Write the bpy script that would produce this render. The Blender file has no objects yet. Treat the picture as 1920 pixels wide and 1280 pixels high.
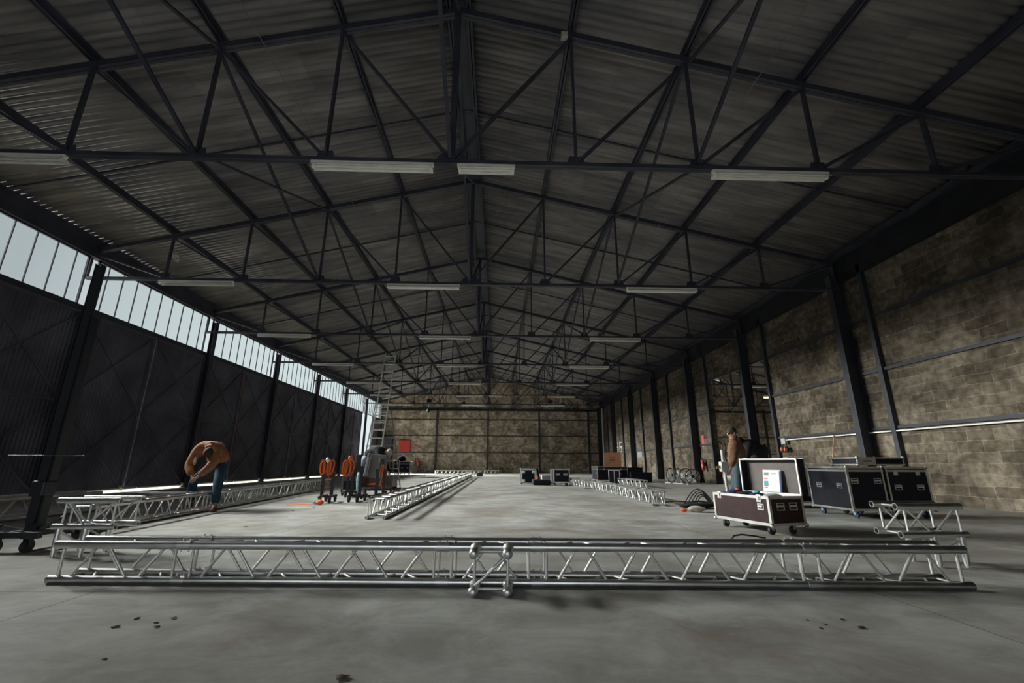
import bpy, math, random
from mathutils import Vector, Matrix
random.seed(7)
S = bpy.context.scene
COL = S.collection
PI = math.pi

# ------------------------------------------------------------------ camera
cam_d = bpy.data.cameras.new('camera')
cam_d.sensor_width = 36.0
cam_d.lens = 824.0 / 1920.0 * 36.0
cam_d.clip_start = 0.05
cam_d.clip_end = 400
cam = bpy.data.objects.new('camera', cam_d)
COL.objects.link(cam)
cam.matrix_world = (Matrix.Translation((0, 0, 1.0)) @ Matrix.Rotation(math.radians(-1.68), 4, 'Z')
                    @ Matrix.Rotation(math.radians(90 + 15.55), 4, 'X') @ Matrix.Rotation(math.radians(0.23), 4, 'Z'))
S.camera = cam

# ------------------------------------------------------------------ view
S.view_settings.view_transform = 'Standard'
S.view_settings.look = 'None'
S.view_settings.gamma = 1
S.view_settings.use_curve_mapping = False
S.view_settings.exposure = 0.0
S.cycles.max_bounces = 10
S.cycles.diffuse_bounces = 6
S.cycles.transparent_max_bounces = 12
S.cycles.sample_clamp_indirect = 4.0
S.cycles.caustics_reflective = False
S.cycles.caustics_refractive = False

# ------------------------------------------------------------------ sky: pale overcast, brighter towards the left rear
W = bpy.data.worlds.new('overcast_sky')
S.world = W
W.use_nodes = True
nt = W.node_tree
for n in list(nt.nodes):
    nt.nodes.remove(n)
o_ = nt.nodes.new('ShaderNodeOutputWorld')
bg = nt.nodes.new('ShaderNodeBackground')
tc = nt.nodes.new('ShaderNodeTexCoord')
dot = nt.nodes.new('ShaderNodeVectorMath'); dot.operation = 'DOT_PRODUCT'
dv = Vector((-0.35, 1.0, 0.12)).normalized()
dot.inputs[1].default_value = dv
rmp = nt.nodes.new('ShaderNodeValToRGB')
rmp.color_ramp.elements[0].position = 0.55
rmp.color_ramp.elements[0].color = (0.37, 0.405, 0.435, 1)
rmp.color_ramp.elements[1].position = 1.0
rmp.color_ramp.elements[1].color = (0.75, 0.84, 0.86, 1)
e = rmp.color_ramp.elements.new(0.86); e.color = (0.46, 0.515, 0.54, 1)
nt.links.new(tc.outputs['Generated'], dot.inputs[0])
nt.links.new(dot.outputs['Value'], rmp.inputs[0])
nt.links.new(rmp.outputs[0], bg.inputs[0])
nt.links.new(bg.outputs[0], o_.inputs[0])
bg.inputs[1].default_value = 1.0

# ------------------------------------------------------------------ daylight (broad, hazy sun from the left rear)
sd = bpy.data.lights.new('hazy_sun', 'SUN')
sd.energy = 54.0
sd.angle = math.radians(38)
sd.color = (1.0, 0.99, 0.955)
so = bpy.data.objects.new('hazy_sun', sd)
COL.objects.link(so)
so.rotation_euler = Vector((-0.90, 0.20, 0.40)).to_track_quat('Z', 'Y').to_euler()

# unseen fill light added behind the camera to brighten surfaces facing it
dl = bpy.data.lights.new('rear_fill_light', 'AREA'); dl.shape = 'RECTANGLE'; dl.size = 11.0; dl.size_y = 4.2
dl.energy = 190; dl.color = (0.92, 0.97, 1.0)
do = bpy.data.objects.new('rear_fill_light', dl); COL.objects.link(do)
do.location = (-2.75, -6.3, 2.2); do.rotation_euler = (PI / 2, 0, 0)

# ================================================================== materials
def mat(name, col, rough=0.6, metal=0.0, var=0.0, scale=3.0, bump=0.0, bscale=20.0, col2=None, emis=None, spec=0.5, detail=4):
    m = bpy.data.materials.new(name)
    m.use_nodes = True
    t = m.node_tree
    b = t.nodes['Principled BSDF']
    b.inputs['Roughness'].default_value = rough
    b.inputs['Metallic'].default_value = metal
    b.inputs['Specular IOR Level'].default_value = spec
    c = tuple(col) + (1,)
    b.inputs['Base Color'].default_value = c
    if var > 0 or col2:
        tcn = t.nodes.new('ShaderNodeTexCoord')
        nz = t.nodes.new('ShaderNodeTexNoise')
        nz.inputs['Scale'].default_value = scale
        nz.inputs['Detail'].default_value = detail
        t.links.new(tcn.outputs['Object'], nz.inputs['Vector'])
        r = t.nodes.new('ShaderNodeValToRGB')
        r.color_ramp.elements[0].position = 0.35
        r.color_ramp.elements[1].position = 0.65
        c2 = col2 if col2 else tuple(min(1, x * (1 + var)) for x in col)
        c1 = col if col2 else tuple(x * (1 - var) for x in col)
        r.color_ramp.elements[0].color = tuple(c1) + (1,)
        r.color_ramp.elements[1].color = tuple(c2) + (1,)
        t.links.new(nz.outputs[0], r.inputs[0])
        t.links.new(r.outputs[0], b.inputs['Base Color'])
    if bump > 0:
        tcn = t.nodes.new('ShaderNodeTexCoord')
        nz = t.nodes.new('ShaderNodeTexNoise')
        nz.inputs['Scale'].default_value = bscale
        nz.inputs['Detail'].default_value = 5
        t.links.new(tcn.outputs['Object'], nz.inputs['Vector'])
        bp = t.nodes.new('ShaderNodeBump')
        bp.inputs['Strength'].default_value = bump
        bp.inputs['Distance'].default_value = 0.02
        t.links.new(nz.outputs[0], bp.inputs['Height'])
        t.links.new(bp.outputs[0], b.inputs['Normal'])
    if emis:
        b.inputs['Emission Color'].default_value = tuple(emis[0]) + (1,)
        b.inputs['Emission Strength'].default_value = emis[1]
    return m

def N(t, typ, **kw):
    n = t.nodes.new(typ)
    for k, v in kw.items():
        setattr(n, k, v)
    return n

def floor_mat():
    m = bpy.data.materials.new('polished_concrete'); m.use_nodes = True
    t = m.node_tree; b = t.nodes['Principled BSDF']
    tcn = N(t, 'ShaderNodeTexCoord')
    def noise(sc, det=6, dist=0.0, stretch=None, rough=0.6):
        n = N(t, 'ShaderNodeTexNoise')
        n.inputs['Scale'].default_value = sc; n.inputs['Detail'].default_value = det
        n.inputs['Distortion'].default_value = dist; n.inputs['Roughness'].default_value = rough
        if stretch:
            mp = N(t, 'ShaderNodeMapping'); mp.inputs['Scale'].default_value = stretch
            mp.inputs['Rotation'].default_value = (0, 0, 0.5)
            t.links.new(tcn.outputs['Object'], mp.inputs[0]); t.links.new(mp.outputs[0], n.inputs['Vector'])
        else:
            t.links.new(tcn.outputs['Object'], n.inputs['Vector'])
        return n
    def ramp(src, a, b_, ca, cb):
        r = N(t, 'ShaderNodeValToRGB')
        r.color_ramp.elements[0].position = a; r.color_ramp.elements[1].position = b_
        r.color_ramp.elements[0].color = ca + (1,); r.color_ramp.elements[1].color = cb + (1,)
        t.links.new(src, r.inputs[0]); return r
    def mix(fac, a, b_, bt='MIX'):
        x = N(t, 'ShaderNodeMix', data_type='RGBA', blend_type=bt)
        if isinstance(fac, (int, float)): x.inputs[0].default_value = fac
        else: t.links.new(fac, x.inputs[0])
        t.links.new(a, x.inputs[6])
        if isinstance(b_, tuple): x.inputs[7].default_value = b_ + (1,)
        else: t.links.new(b_, x.inputs[7])
        return x.outputs[2]
    n1 = noise(0.55, 6, 0.6)
    c = ramp(n1.outputs[0], 0.38, 0.62, (0.34, 0.325, 0.295), (0.51, 0.52, 0.50)).outputs[0]
    n2 = noise(1.5, 12, 0.5, (1, 1.5, 1), 0.72)
    c = mix(0.65, c, ramp(n2.outputs[0], 0.40, 0.60, (0.62, 0.60, 0.57), (1.18, 1.19, 1.18)).outputs[0], 'MULTIPLY')
    n3 = noise(0.9, 9, 0.7, None, 0.66)
    st = ramp(n3.outputs[0], 0.56, 0.70, (0, 0, 0), (0.75, 0.75, 0.75))
    c = mix(st.outputs[0], c, (0.56, 0.57, 0.55))          # pale scuffed laitance
    n4 = noise(1.1, 10, 0.5, None, 0.7)
    st2 = ramp(n4.outputs[0], 0.54, 0.70, (0, 0, 0), (0.6, 0.6, 0.6))
    c = mix(st2.outputs[0], c, (0.27, 0.215, 0.16))         # rusty brown stains
    v = N(t, 'ShaderNodeTexVoronoi'); v.inputs['Scale'].default_value = 5.0
    t.links.new(tcn.outputs['Object'], v.inputs['Vector'])
    sp = ramp(v.outputs['Distance'], 0.03, 0.045, (1, 1, 1), (0, 0, 0))
    n5 = noise(0.8, 3)
    sg = ramp(n5.outputs[0], 0.52, 0.6, (0, 0, 0), (0.9, 0.9, 0.9))
    spx = mix(1.0, sp.outputs[0], sg.outputs[0], 'MULTIPLY')
    c = mix(spx, c, (0.05, 0.045, 0.04))
    # saw-cut joints
    br = N(t, 'ShaderNodeTexBrick'); br.offset = 0.0
    br.inputs['Scale'].default_value = 1.0
    br.inputs['Brick Width'].default_value = 6.3; br.inputs['Row Height'].default_value = 6.135
    br.inputs['Mortar Size'].default_value = 0.006; br.inputs['Mortar Smooth'].default_value = 0.0
    br.inputs['Color1'].default_value = (1, 1, 1, 1); br.inputs['Color2'].default_value = (1, 1, 1, 1)
    br.inputs['Mortar'].default_value = (0.35, 0.33, 0.3, 1)
    mp = N(t, 'ShaderNodeMapping'); mp.inputs['Location'].default_value = (3.22, 2.1, 0)
    t.links.new(tcn.outputs['Object'], mp.inputs[0]); t.links.new(mp.outputs[0], br.inputs['Vector'])
    c = mix(1.0, c, br.outputs[0], 'MULTIPLY')
    t.links.new(c, b.inputs['Base Color'])
    rr = N(t, 'ShaderNodeMapRange'); rr.inputs[3].default_value = 0.38; rr.inputs[4].default_value = 0.62
    t.links.new(n2.outputs[0], rr.inputs[0]); t.links.new(rr.outputs[0], b.inputs['Roughness'])
    b.inputs['Specular IOR Level'].default_value = 0.35
    bp = N(t, 'ShaderNodeBump'); bp.inputs['Strength'].default_value = 0.12; bp.inputs['Distance'].default_value = 0.01
    t.links.new(n2.outputs[0], bp.inputs['Height']); t.links.new(bp.outputs[0], b.inputs['Normal'])
    return m

def block_mat(name, axis, c1, c2, mort, bw=0.62, bh=0.265):
    """rough concrete-block masonry; axis = the horizontal axis of the wall ('X' or 'Y')"""
    m = bpy.data.materials.new(name); m.use_nodes = True
    t = m.node_tree; b = t.nodes['Principled BSDF']
    tcn = N(t, 'ShaderNodeTexCoord'); sx = N(t, 'ShaderNodeSeparateXYZ'); cx = N(t, 'ShaderNodeCombineXYZ')
    t.links.new(tcn.outputs['Object'], sx.inputs[0])
    t.links.new(sx.outputs[axis], cx.inputs[0]); t.links.new(sx.outputs['Z'], cx.inputs[1])
    wob = N(t, 'ShaderNodeTexNoise'); wob.inputs['Scale'].default_value = 2.6; wob.inputs['Detail'].default_value = 5
    t.links.new(cx.outputs[0], wob.inputs['Vector'])
    sub = N(t, 'ShaderNodeVectorMath', operation='SUBTRACT'); sub.inputs[1].default_value = (0.5, 0.5, 0.5)
    t.links.new(wob.outputs['Color'], sub.inputs[0])
    sc = N(t, 'ShaderNodeVectorMath', operation='SCALE'); sc.inputs['Scale'].default_value = 0.13
    t.links.new(sub.outputs[0], sc.inputs[0])
    ad = N(t, 'ShaderNodeVectorMath', operation='ADD')
    t.links.new(cx.outputs[0], ad.inputs[0]); t.links.new(sc.outputs[0], ad.inputs[1])
    br = N(t, 'ShaderNodeTexBrick')
    br.inputs['Scale'].default_value = 1.0; br.inputs['Brick Width'].default_value = bw
    br.inputs['Row Height'].default_value = bh; br.inputs['Mortar Size'].default_value = 0.016
    br.inputs['Mortar Smooth'].default_value = 0.35; br.inputs['Bias'].default_value = -0.1
    br.inputs['Color1'].default_value = c1 + (1,); br.inputs['Color2'].default_value = c2 + (1,)
    br.inputs['Mortar'].default_value = mort + (1,)
    t.links.new(ad.outputs[0], br.inputs['Vector'])
    n2 = N(t, 'ShaderNodeTexNoise'); n2.inputs['Scale'].default_value = 0.8; n2.inputs['Detail'].default_value = 6
    n2.inputs['Distortion'].default_value = 0.8
    t.links.new(cx.outputs[0], n2.inputs['Vector'])
    r = N(t, 'ShaderNodeValToRGB'); r.color_ramp.elements[0].position = 0.36; r.color_ramp.elements[1].position = 0.66
    r.color_ramp.elements[0].color = (0.55, 0.53, 0.50, 1); r.color_ramp.elements[1].color = (1.35, 1.33, 1.28, 1)
    t.links.new(n2.outputs[0], r.inputs[0])
    n3 = N(t, 'ShaderNodeTexNoise'); n3.inputs['Scale'].default_value = 3.0 if axis == 'X' else 5.5; n3.inputs['Detail'].default_value = 5 if axis == 'X' else 8
    t.links.new(cx.outputs[0], n3.inputs['Vector'])
    r3 = N(t, 'ShaderNodeValToRGB'); r3.color_ramp.elements[0].position = 0.38; r3.color_ramp.elements[1].position = 0.62
    r3.color_ramp.elements[0].color = (0.68, 0.66, 0.64, 1); r3.color_ramp.elements[1].color = (1.2, 1.2, 1.18, 1)
    t.links.new(n3.outputs[0], r3.inputs[0])
    m1 = N(t, 'ShaderNodeMix', data_type='RGBA', blend_type='MULTIPLY'); m1.inputs[0].default_value = 1
    t.links.new(br.outputs[0], m1.inputs[6]); t.links.new(r.outputs[0], m1.inputs[7])
    m2 = N(t, 'ShaderNodeMix', data_type='RGBA', blend_type='MULTIPLY'); m2.inputs[0].default_value = 1
    t.links.new(m1.outputs[2], m2.inputs[6]); t.links.new(r3.outputs[0], m2.inputs[7])
    t.links.new(m2.outputs[2], b.inputs['Base Color'])
    b.inputs['Roughness'].default_value = 0.92; b.inputs['Specular IOR Level'].default_value = 0.2
    inv = N(t, 'ShaderNodeMath', operation='MULTIPLY_ADD'); inv.inputs[1].default_value = -1.0; inv.inputs[2].default_value = 1.0
    t.links.new(br.outputs['Fac'], inv.inputs[0])
    ad2 = N(t, 'ShaderNodeMath', operation='MULTIPLY_ADD'); ad2.inputs[1].default_value = 0.5
    t.links.new(n3.outputs[0], ad2.inputs[0]); t.links.new(inv.outputs[0], ad2.inputs[2])
    bp = N(t, 'ShaderNodeBump'); bp.inputs['Strength'].default_value = 0.9; bp.inputs['Distance'].default_value = 0.03
    t.links.new(ad2.outputs[0], bp.inputs['Height']); t.links.new(bp.outputs[0], b.inputs['Normal'])
    return m

def roof_mat():
    m = bpy.data.materials.new('weathered_fibre_cement'); m.use_nodes = True
    t = m.node_tree; b = t.nodes['Principled BSDF']
    tcn = N(t, 'ShaderNodeTexCoord')
    mp = N(t, 'ShaderNodeMapping'); mp.inputs['Scale'].default_value = (0.5, 3.0, 1)
    t.links.new(tcn.outputs['Object'], mp.inputs[0])
    n1 = N(t, 'ShaderNodeTexNoise'); n1.inputs['Scale'].default_value = 1.1; n1.inputs['Detail'].default_value = 8
    t.links.new(mp.outputs[0], n1.inputs['Vector'])
    r = N(t, 'ShaderNodeValToRGB')
    r.color_ramp.elements[0].position = 0.36; r.color_ramp.elements[1].position = 0.70
    r.color_ramp.elements[0].color = (0.165, 0.162, 0.172, 1); r.color_ramp.elements[1].color = (0.33, 0.315, 0.315, 1)
    t.links.new(n1.outputs[0], r.inputs[0])
    br = N(t, 'ShaderNodeTexBrick'); br.offset = 0.5
    br.inputs['Scale'].default_value = 1; br.inputs['Brick Width'].default_value = 2.5; br.inputs['Row Height'].default_value = 1.02
    br.inputs['Mortar Size'].default_value = 0.012
    br.inputs['Color1'].default_value = (0.8, 0.8, 0.8, 1); br.inputs['Color2'].default_value = (1.15, 1.12, 1.06, 1)
    br.inputs['Mortar'].default_value = (0.85, 0.85, 0.85, 1)
    mp2 = N(t, 'ShaderNodeMapping'); mp2.inputs['Location'].default_value = (1.0, 0, 0)
    t.links.new(tcn.outputs['Object'], mp2.inputs[0]); t.links.new(mp2.outputs[0], br.inputs['Vector'])
    mx = N(t, 'ShaderNodeMix', data_type='RGBA', blend_type='MULTIPLY'); mx.inputs[0].default_value = 1
    t.links.new(r.outputs[0], mx.inputs[6]); t.links.new(br.outputs[0], mx.inputs[7])
    t.links.new(mx.outputs[2], b.inputs['Base Color'])
    b.inputs['Roughness'].default_value = 0.7; b.inputs['Specular IOR Level'].default_value = 0.3
    return m

def glass_mat():
    m = bpy.data.materials.new('window_glass'); m.use_nodes = True
    t = m.node_tree
    for n in list(t.nodes): t.nodes.remove(n)
    o = N(t, 'ShaderNodeOutputMaterial'); tr = N(t, 'ShaderNodeBsdfTransparent'); gl = N(t, 'ShaderNodeBsdfGlossy')
    tr.inputs[0].default_value = (0.97, 0.985, 0.98, 1); gl.inputs['Roughness'].default_value = 0.08
    mx = N(t, 'ShaderNodeMixShader'); mx.inputs[0].default_value = 0.05
    t.links.new(tr.outputs[0], mx.inputs[1]); t.links.new(gl.outputs[0], mx.inputs[2]); t.links.new(mx.outputs[0], o.inputs[0])
    return m

M = {}
M['floor'] = floor_mat()
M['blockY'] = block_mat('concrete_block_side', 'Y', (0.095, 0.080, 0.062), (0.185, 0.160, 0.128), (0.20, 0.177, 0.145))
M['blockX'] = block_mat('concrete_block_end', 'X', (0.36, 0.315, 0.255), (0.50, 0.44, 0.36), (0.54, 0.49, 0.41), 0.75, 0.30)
M['roof'] = roof_mat()
M['glass'] = glass_mat()
M['steel'] = mat('dark_painted_steel', (0.050, 0.053, 0.072), 0.55, 0.0, 0.25, 1.5, spec=0.35)
M['colsteel'] = mat('grey_painted_steel', (0.040, 0.043, 0.054), 0.5, 0.0, 0.25, 1.5, spec=0.4)
M['door'] = mat('black_steel_cladding', (0.115, 0.117, 0.150), 0.6, 0.0, 0.3, 0.8, spec=0.3)
M['alu'] = mat('aluminium_tube', (0.72, 0.73, 0.72), 0.33, 1.0, 0.12, 6.0)
M['alu_dull'] = mat('dull_aluminium', (0.74, 0.74, 0.71), 0.5, 0.8, 0.15, 5.0)
M['chrome'] = mat('zinc_steel', (0.75, 0.75, 0.74), 0.4, 1.0)
M['profile'] = mat('aluminium_edge_profile', (0.66, 0.66, 0.64), 0.38, 1.0, 0.1, 6)
M['blackply'] = mat('black_phenolic_ply', (0.015, 0.016, 0.023), 0.6, 0, 0.2, 8, spec=.2)
M['brownply'] = mat('brown_phenolic_ply', (0.036, 0.018, 0.018), 0.6, 0, 0.15, 6, spec=.2)
M['lining'] = mat('bare_grey_brown_ply', (0.115, 0.098, 0.092), 0.7, 0, 0.12, 5)
M['rubber'] = mat('black_rubber', (0.012, 0.013, 0.016), 0.6)
M['bluewheel'] = mat('blue_rubber', (0.02, 0.05, 0.09), 0.5)
M['whitewheel'] = mat('pale_wheel', (0.6, 0.66, 0.66), 0.5)
M['blackmetal'] = mat('black_powder_coat', (0.013, 0.015, 0.02), 0.5)
M['white'] = mat('white_enamel', (0.90, 0.89, 0.83), 0.45, 0, 0.08, 4)
M['tube'] = mat('unlit_glass_tube', (0.75, 0.75, 0.70), 0.2)
M['orange'] = mat('orange_webbing', (0.72, 0.17, 0.035), 0.75, 0, 0.2, 30)
M['orangeplastic'] = mat('orange_plastic', (0.75, 0.13, 0.03), 0.4)
M['red'] = mat('red_paint', (0.60, 0.055, 0.035), 0.45, 0, 0.1, 3)
M['redext'] = mat('extinguisher_red', (0.55, 0.03, 0.025), 0.3)
M['card'] = mat('brown_cardboard', (0.42, 0.20, 0.10), 0.85, 0, 0.1, 5)
M['ink'] = mat('dark_ink', (0.12, 0.05, 0.03), 0.9)
M['wood'] = mat('pale_wood', (0.50, 0.30, 0.14), 0.7, 0, 0.15, 10)
M['paper'] = mat('white_paper', (0.72, 0.72, 0.72), 0.6)
M['blue'] = mat('blue_print', (0.03, 0.09, 0.28), 0.6)
M['teal'] = mat('teal_print', (0.03, 0.30, 0.33), 0.6)
M['redprint'] = mat('red_print', (0.6, 0.08, 0.06), 0.6)
M['greyprint'] = mat('grey_print', (0.20, 0.20, 0.22), 0.6)
M['purple'] = mat('purple_cloth', (0.035, 0.025, 0.10), 0.8, 0, 0.3, 12)
M['blackcloth'] = mat('black_cloth', (0.012, 0.013, 0.016), 0.95, 0, 0.2, 12)
M['lightcloth'] = mat('cream_cloth', (0.48, 0.43, 0.36), 0.9, 0, 0.2, 12)
M['jacket'] = mat('rust_brown_jacket', (0.30, 0.13, 0.06), 0.9, 0, 0.25, 14, 0.5, 10)
M['jacket2'] = mat('dark_brown_jacket', (0.16, 0.085, 0.045), 0.9, 0, 0.25, 14, 0.5, 10)
M['jeans'] = mat('blue_denim', (0.026, 0.075, 0.115), 0.9, 0, 0.25, 14)
M['jeans_d'] = mat('grey_blue_denim', (0.045, 0.075, 0.09), 0.9, 0, 0.25, 14)
M['jeans_l'] = mat('pale_blue_denim', (0.22, 0.33, 0.38), 0.9, 0, 0.25, 14)
M['skin'] = mat('skin', (0.52, 0.28, 0.20), 0.6)
M['hair'] = mat('dark_brown_hair', (0.035, 0.022, 0.017), 0.8, 0, 0.3, 60, 0.5, 80)
M['hair_g'] = mat('light_grey_hair', (0.42, 0.40, 0.38), 0.8)
M['beanie'] = mat('dark_knit', (0.045, 0.035, 0.022), 0.95, 0, 0.2, 40, 0.6, 60)
M['boot'] = mat('brown_leather', (0.16, 0.055, 0.03), 0.6)
M['greyplastic'] = mat('grey_plastic', (0.17, 0.16, 0.15), 0.45, 0, 0.1, 4)
M['palegrey'] = mat('pale_grey_plastic', (0.50, 0.52, 0.53), 0.5)
M['cream'] = mat('cream_nylon', (0.62, 0.58, 0.46), 0.5)
M['leaf'] = mat('dead_leaf', (0.07, 0.04, 0.025), 0.8, 0, 0.3, 40)
M['yard'] = mat('outdoor_gravel', (0.080, 0.074, 0.052), 0.9, 0, 0.15, 2)
M['lamp_lit'] = mat('lit_lamp', (1, 1, 1), 0.5, emis=((1.0, 0.78, 0.5), 2.5))
M['wire'] = mat('steel_wire', (0.22, 0.22, 0.22), 0.5, 0.6)
M['sign_sky'] = mat('pale_blue_plate', (0.22, 0.25, 0.28), 0.5)
M['bronze'] = mat('brass', (0.45, 0.28, 0.10), 0.4, 0.7)
M['beam'] = mat('near_black_paint', (0.022, 0.023, 0.028), 0.7, 0, 0.2, 2, spec=.2)  # even near-black colour for the right eaves beam
M['rust'] = mat('rusty_rail', (0.16, 0.075, 0.05), 0.8, 0, 0.3, 5)

# ================================================================== mesh helper
class MB:
    def __init__(s):
        s.v = []; s.f = []; s.sm = []
    def face(s, vs, smooth=False):
        s.f.append(vs); s.sm.append(smooth)
    def box(s, x0, x1, y0, y1, z0, z1, M4=None):
        i = len(s.v)
        for z in (z0, z1):
            for x, y in ((x0, y0), (x1, y0), (x1, y1), (x0, y1)):
                p = Vector((x, y, z))
                s.v.append(M4 @ p if M4 else p)
        for q in ((0, 3, 2, 1), (4, 5, 6, 7), (0, 1, 5, 4), (1, 2, 6, 5), (2, 3, 7, 6), (3, 0, 4, 7)):
            s.face(tuple(i + k for k in q))
        return s
    def hexa(s, pts):
        """eight corner points: bottom four, top four"""
        i = len(s.v); s.v += [Vector(p) for p in pts]
        for q in ((0, 3, 2, 1), (4, 5, 6, 7), (0, 1, 5, 4), (1, 2, 6, 5), (2, 3, 7, 6), (3, 0, 4, 7)):
            s.face(tuple(i + k for k in q))
        return s
    def bar(s, a, b, w, h, up=(0, 0, 1)):
        """rectangular bar from a to b"""
        a = Vector(a); b = Vector(b); d = (b - a).normalized(); up = Vector(up)
        sd_ = d.cross(up)
        if sd_.length < 1e-4: sd_ = d.cross(Vector((0, 1, 0)))
        sd_.normalize(); u = sd_.cross(d).normalized()
        P = []
        for p in (a, b):
            for x, y in ((-1, -1), (1, -1), (1, 1), (-1, 1)):
                P.append(p + sd_ * (x * w / 2) + u * (y * h / 2))
        return s.hexa(P)
    def tube(s, a, b, r, n=10, r2=None, cap=True, hollow=None):
        a = Vector(a); b = Vector(b); d = (b - a).normalized()
        x = d.cross(Vector((0, 0, 1)))
        if x.length < 1e-3: x = d.cross(Vector((0, 1, 0)))
        x.normalize(); y = d.cross(x)
        r2 = r if r2 is None else r2
        def ring(p, rr):
            i = len(s.v)
            for k in range(n):
                t = 2 * PI * k / n
                s.v.append(p + x * (math.cos(t) * rr) + y * (math.sin(t) * rr))
            return i
        i = ring(a, r); j = ring(b, r2)
        for k in range(n):
            s.face((i + k, i + (k + 1) % n, j + (k + 1) % n, j + k), True)
        if hollow:
            for p, q, rr, sg in ((a, b, r, 1), (b, a, r2, -1)):
                o1 = ring(p, rr); o2 = ring(p, rr * hollow); o3 = ring(p + (q - p).normalized() * rr * 2.5, rr * hollow)
                for k in range(n):
                    s.face((o1 + k, o1 + (k + 1) % n, o2 + (k + 1) % n, o2 + k) if sg < 0 else (o1 + k, o2 + k, o2 + (k + 1) % n, o1 + (k + 1) % n))
                    s.face((o2 + k, o2 + (k + 1) % n, o3 + (k + 1) % n, o3 + k), True)
                s.face(tuple(o3 + k for k in range(n)))
        elif cap:
            i = ring(a, r); j = ring(b, r2)
            s.face(tuple(i + k for k in range(n))[::-1]); s.face(tuple(j + k for k in range(n)))
        return s
    def path(s, pts, r, n=8):
        for a, b in zip(pts[:-1], pts[1:]):
            s.tube(a, b, r, n)
        for p in pts[1:-1]:
            s.ball(p, r, 4, 6)
        return s
    def ribbon(s, pts, w, th=0.004, side=(0, 1, 0)):
        sv = Vector(side).normalized()
        for a, b in zip(pts[:-1], pts[1:]):
            s.bar(a, b, th, w, up=sv)
        return s
    def ball(s, c, r, a=8, b=12, sc=(1, 1, 1), jit=0.0, M4=None):
        c = Vector(c); i = len(s.v)
        def put(p):
            p = Vector((p.x * sc[0], p.y * sc[1], p.z * sc[2]))
            if M4: p = M4 @ p
            s.v.append(c + p)
        put(Vector((0, 0, r)))
        for u in range(1, a):
            th = PI * u / a
            for w in range(b):
                ph = 2 * PI * w / b
                rr = r * (1 + random.uniform(-jit, jit))
                put(Vector((rr * math.sin(th) * math.cos(ph), rr * math.sin(th) * math.sin(ph), rr * math.cos(th))))
        put(Vector((0, 0, -r)))
        last = len(s.v) - 1
        for w in range(b):
            s.face((i, i + 1 + w, i + 1 + (w + 1) % b), True)
            for u in range(a - 2):
                p = i + 1 + u * b
                s.face((p + w, p + b + w, p + b + (w + 1) % b, p + (w + 1) % b), True)
            p = i + 1 + (a - 2) * b
            s.face((p + w, last, p + (w + 1) % b), True)
        return s
    def torus(s, c, R, r, axis='Y', n=24, m=6, M4=None):
        i = len(s.v); c = Vector(c)
        for k in range(n):
            t = 2 * PI * k / n
            for q in range(m):
                a = 2 * PI * q / m
                x = (R + r * math.cos(a)) * math.cos(t); z = (R + r * math.cos(a)) * math.sin(t); y = r * math.sin(a)
                p = {'Y': Vector((x, y, z)), 'X': Vector((y, x, z)), 'Z': Vector((x, z, y))}[axis]
                if M4: p = M4 @ p
                s.v.append(c + p)
        for k in range(n):
            for q in range(m):
                s.face((i + k * m + q, i + k * m + (q + 1) % m, i + ((k + 1) % n) * m + (q + 1) % m, i + ((k + 1) % n) * m + q), True)
        return s
    def mesh(s, name, m, off=(0, 0, 0)):
        me = bpy.data.meshes.new(name)
        o = Vector(off)
        me.from_pydata([tuple(v - o) for v in s.v], [], s.f)
        for p, q in zip(me.polygons, s.sm): p.use_smooth = q
        if isinstance(m, (list, tuple)):
            for x in m: me.materials.append(x)
        else: me.materials.append(m)
        me.update()
        return me
    def build(s, name, m, parent=None, off=(0, 0, 0), bevel=0.0):
        ob = bpy.data.objects.new(name, s.mesh(name, m, off))
        COL.objects.link(ob)
        if parent: ob.parent = parent
        else: ob.location = off
        if bevel:
            bv = ob.modifiers.new('bevel', 'BEVEL'); bv.width = bevel; bv.segments = 2; bv.limit_method = 'ANGLE'
        return ob

def tag(o, label, cat, group=None):
    o['label'] = label; o['category'] = cat
    if group: o['group'] = group
    return o
def thing(name, label, cat, loc=(0, 0, 0), rz=0.0, group=None):
    o = bpy.data.objects.new(name, None); COL.objects.link(o)
    o.empty_display_size = 0.1
    o.location = loc; o.rotation_euler = (0, 0, rz)
    return tag(o, label, cat, group)
def struct(o, extra=None):
    o['kind'] = 'structure'; return o
def copy_tree(o, parent=None):
    c = o.copy(); COL.objects.link(c); c.parent = parent
    for ch in list(o.children):
        copy_tree(ch, c)
    return c
def dup(o, loc=None, rz=None, label=None, group=None):
    c = copy_tree(o)
    if loc is not None: c.location = loc
    if rz is not None: c.rotation_euler = (0, 0, rz)
    if label: c['label'] = label
    if group: c['group'] = group
    return c

# ================================================================== building constants
XL, XR = -13.4, 11.7
YB, YF = 50.5, -6.0
XC = -1.0                      # ridge line
SP = 6.135; Y1 = 7.54          # truss rhythm
TY = [Y1 + SP * k for k in range(-1, 8)]
def rafter(x): return 10.72 - 0.24 * abs(x - XC)
def sheet(x): return rafter(x) + 0.34
ORD = ['nearest', 'second', 'third', 'fourth', 'fifth', 'sixth', 'seventh', 'eighth', 'ninth']
HALL2 = 25.1                   # offset of the neighbouring hall

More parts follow.
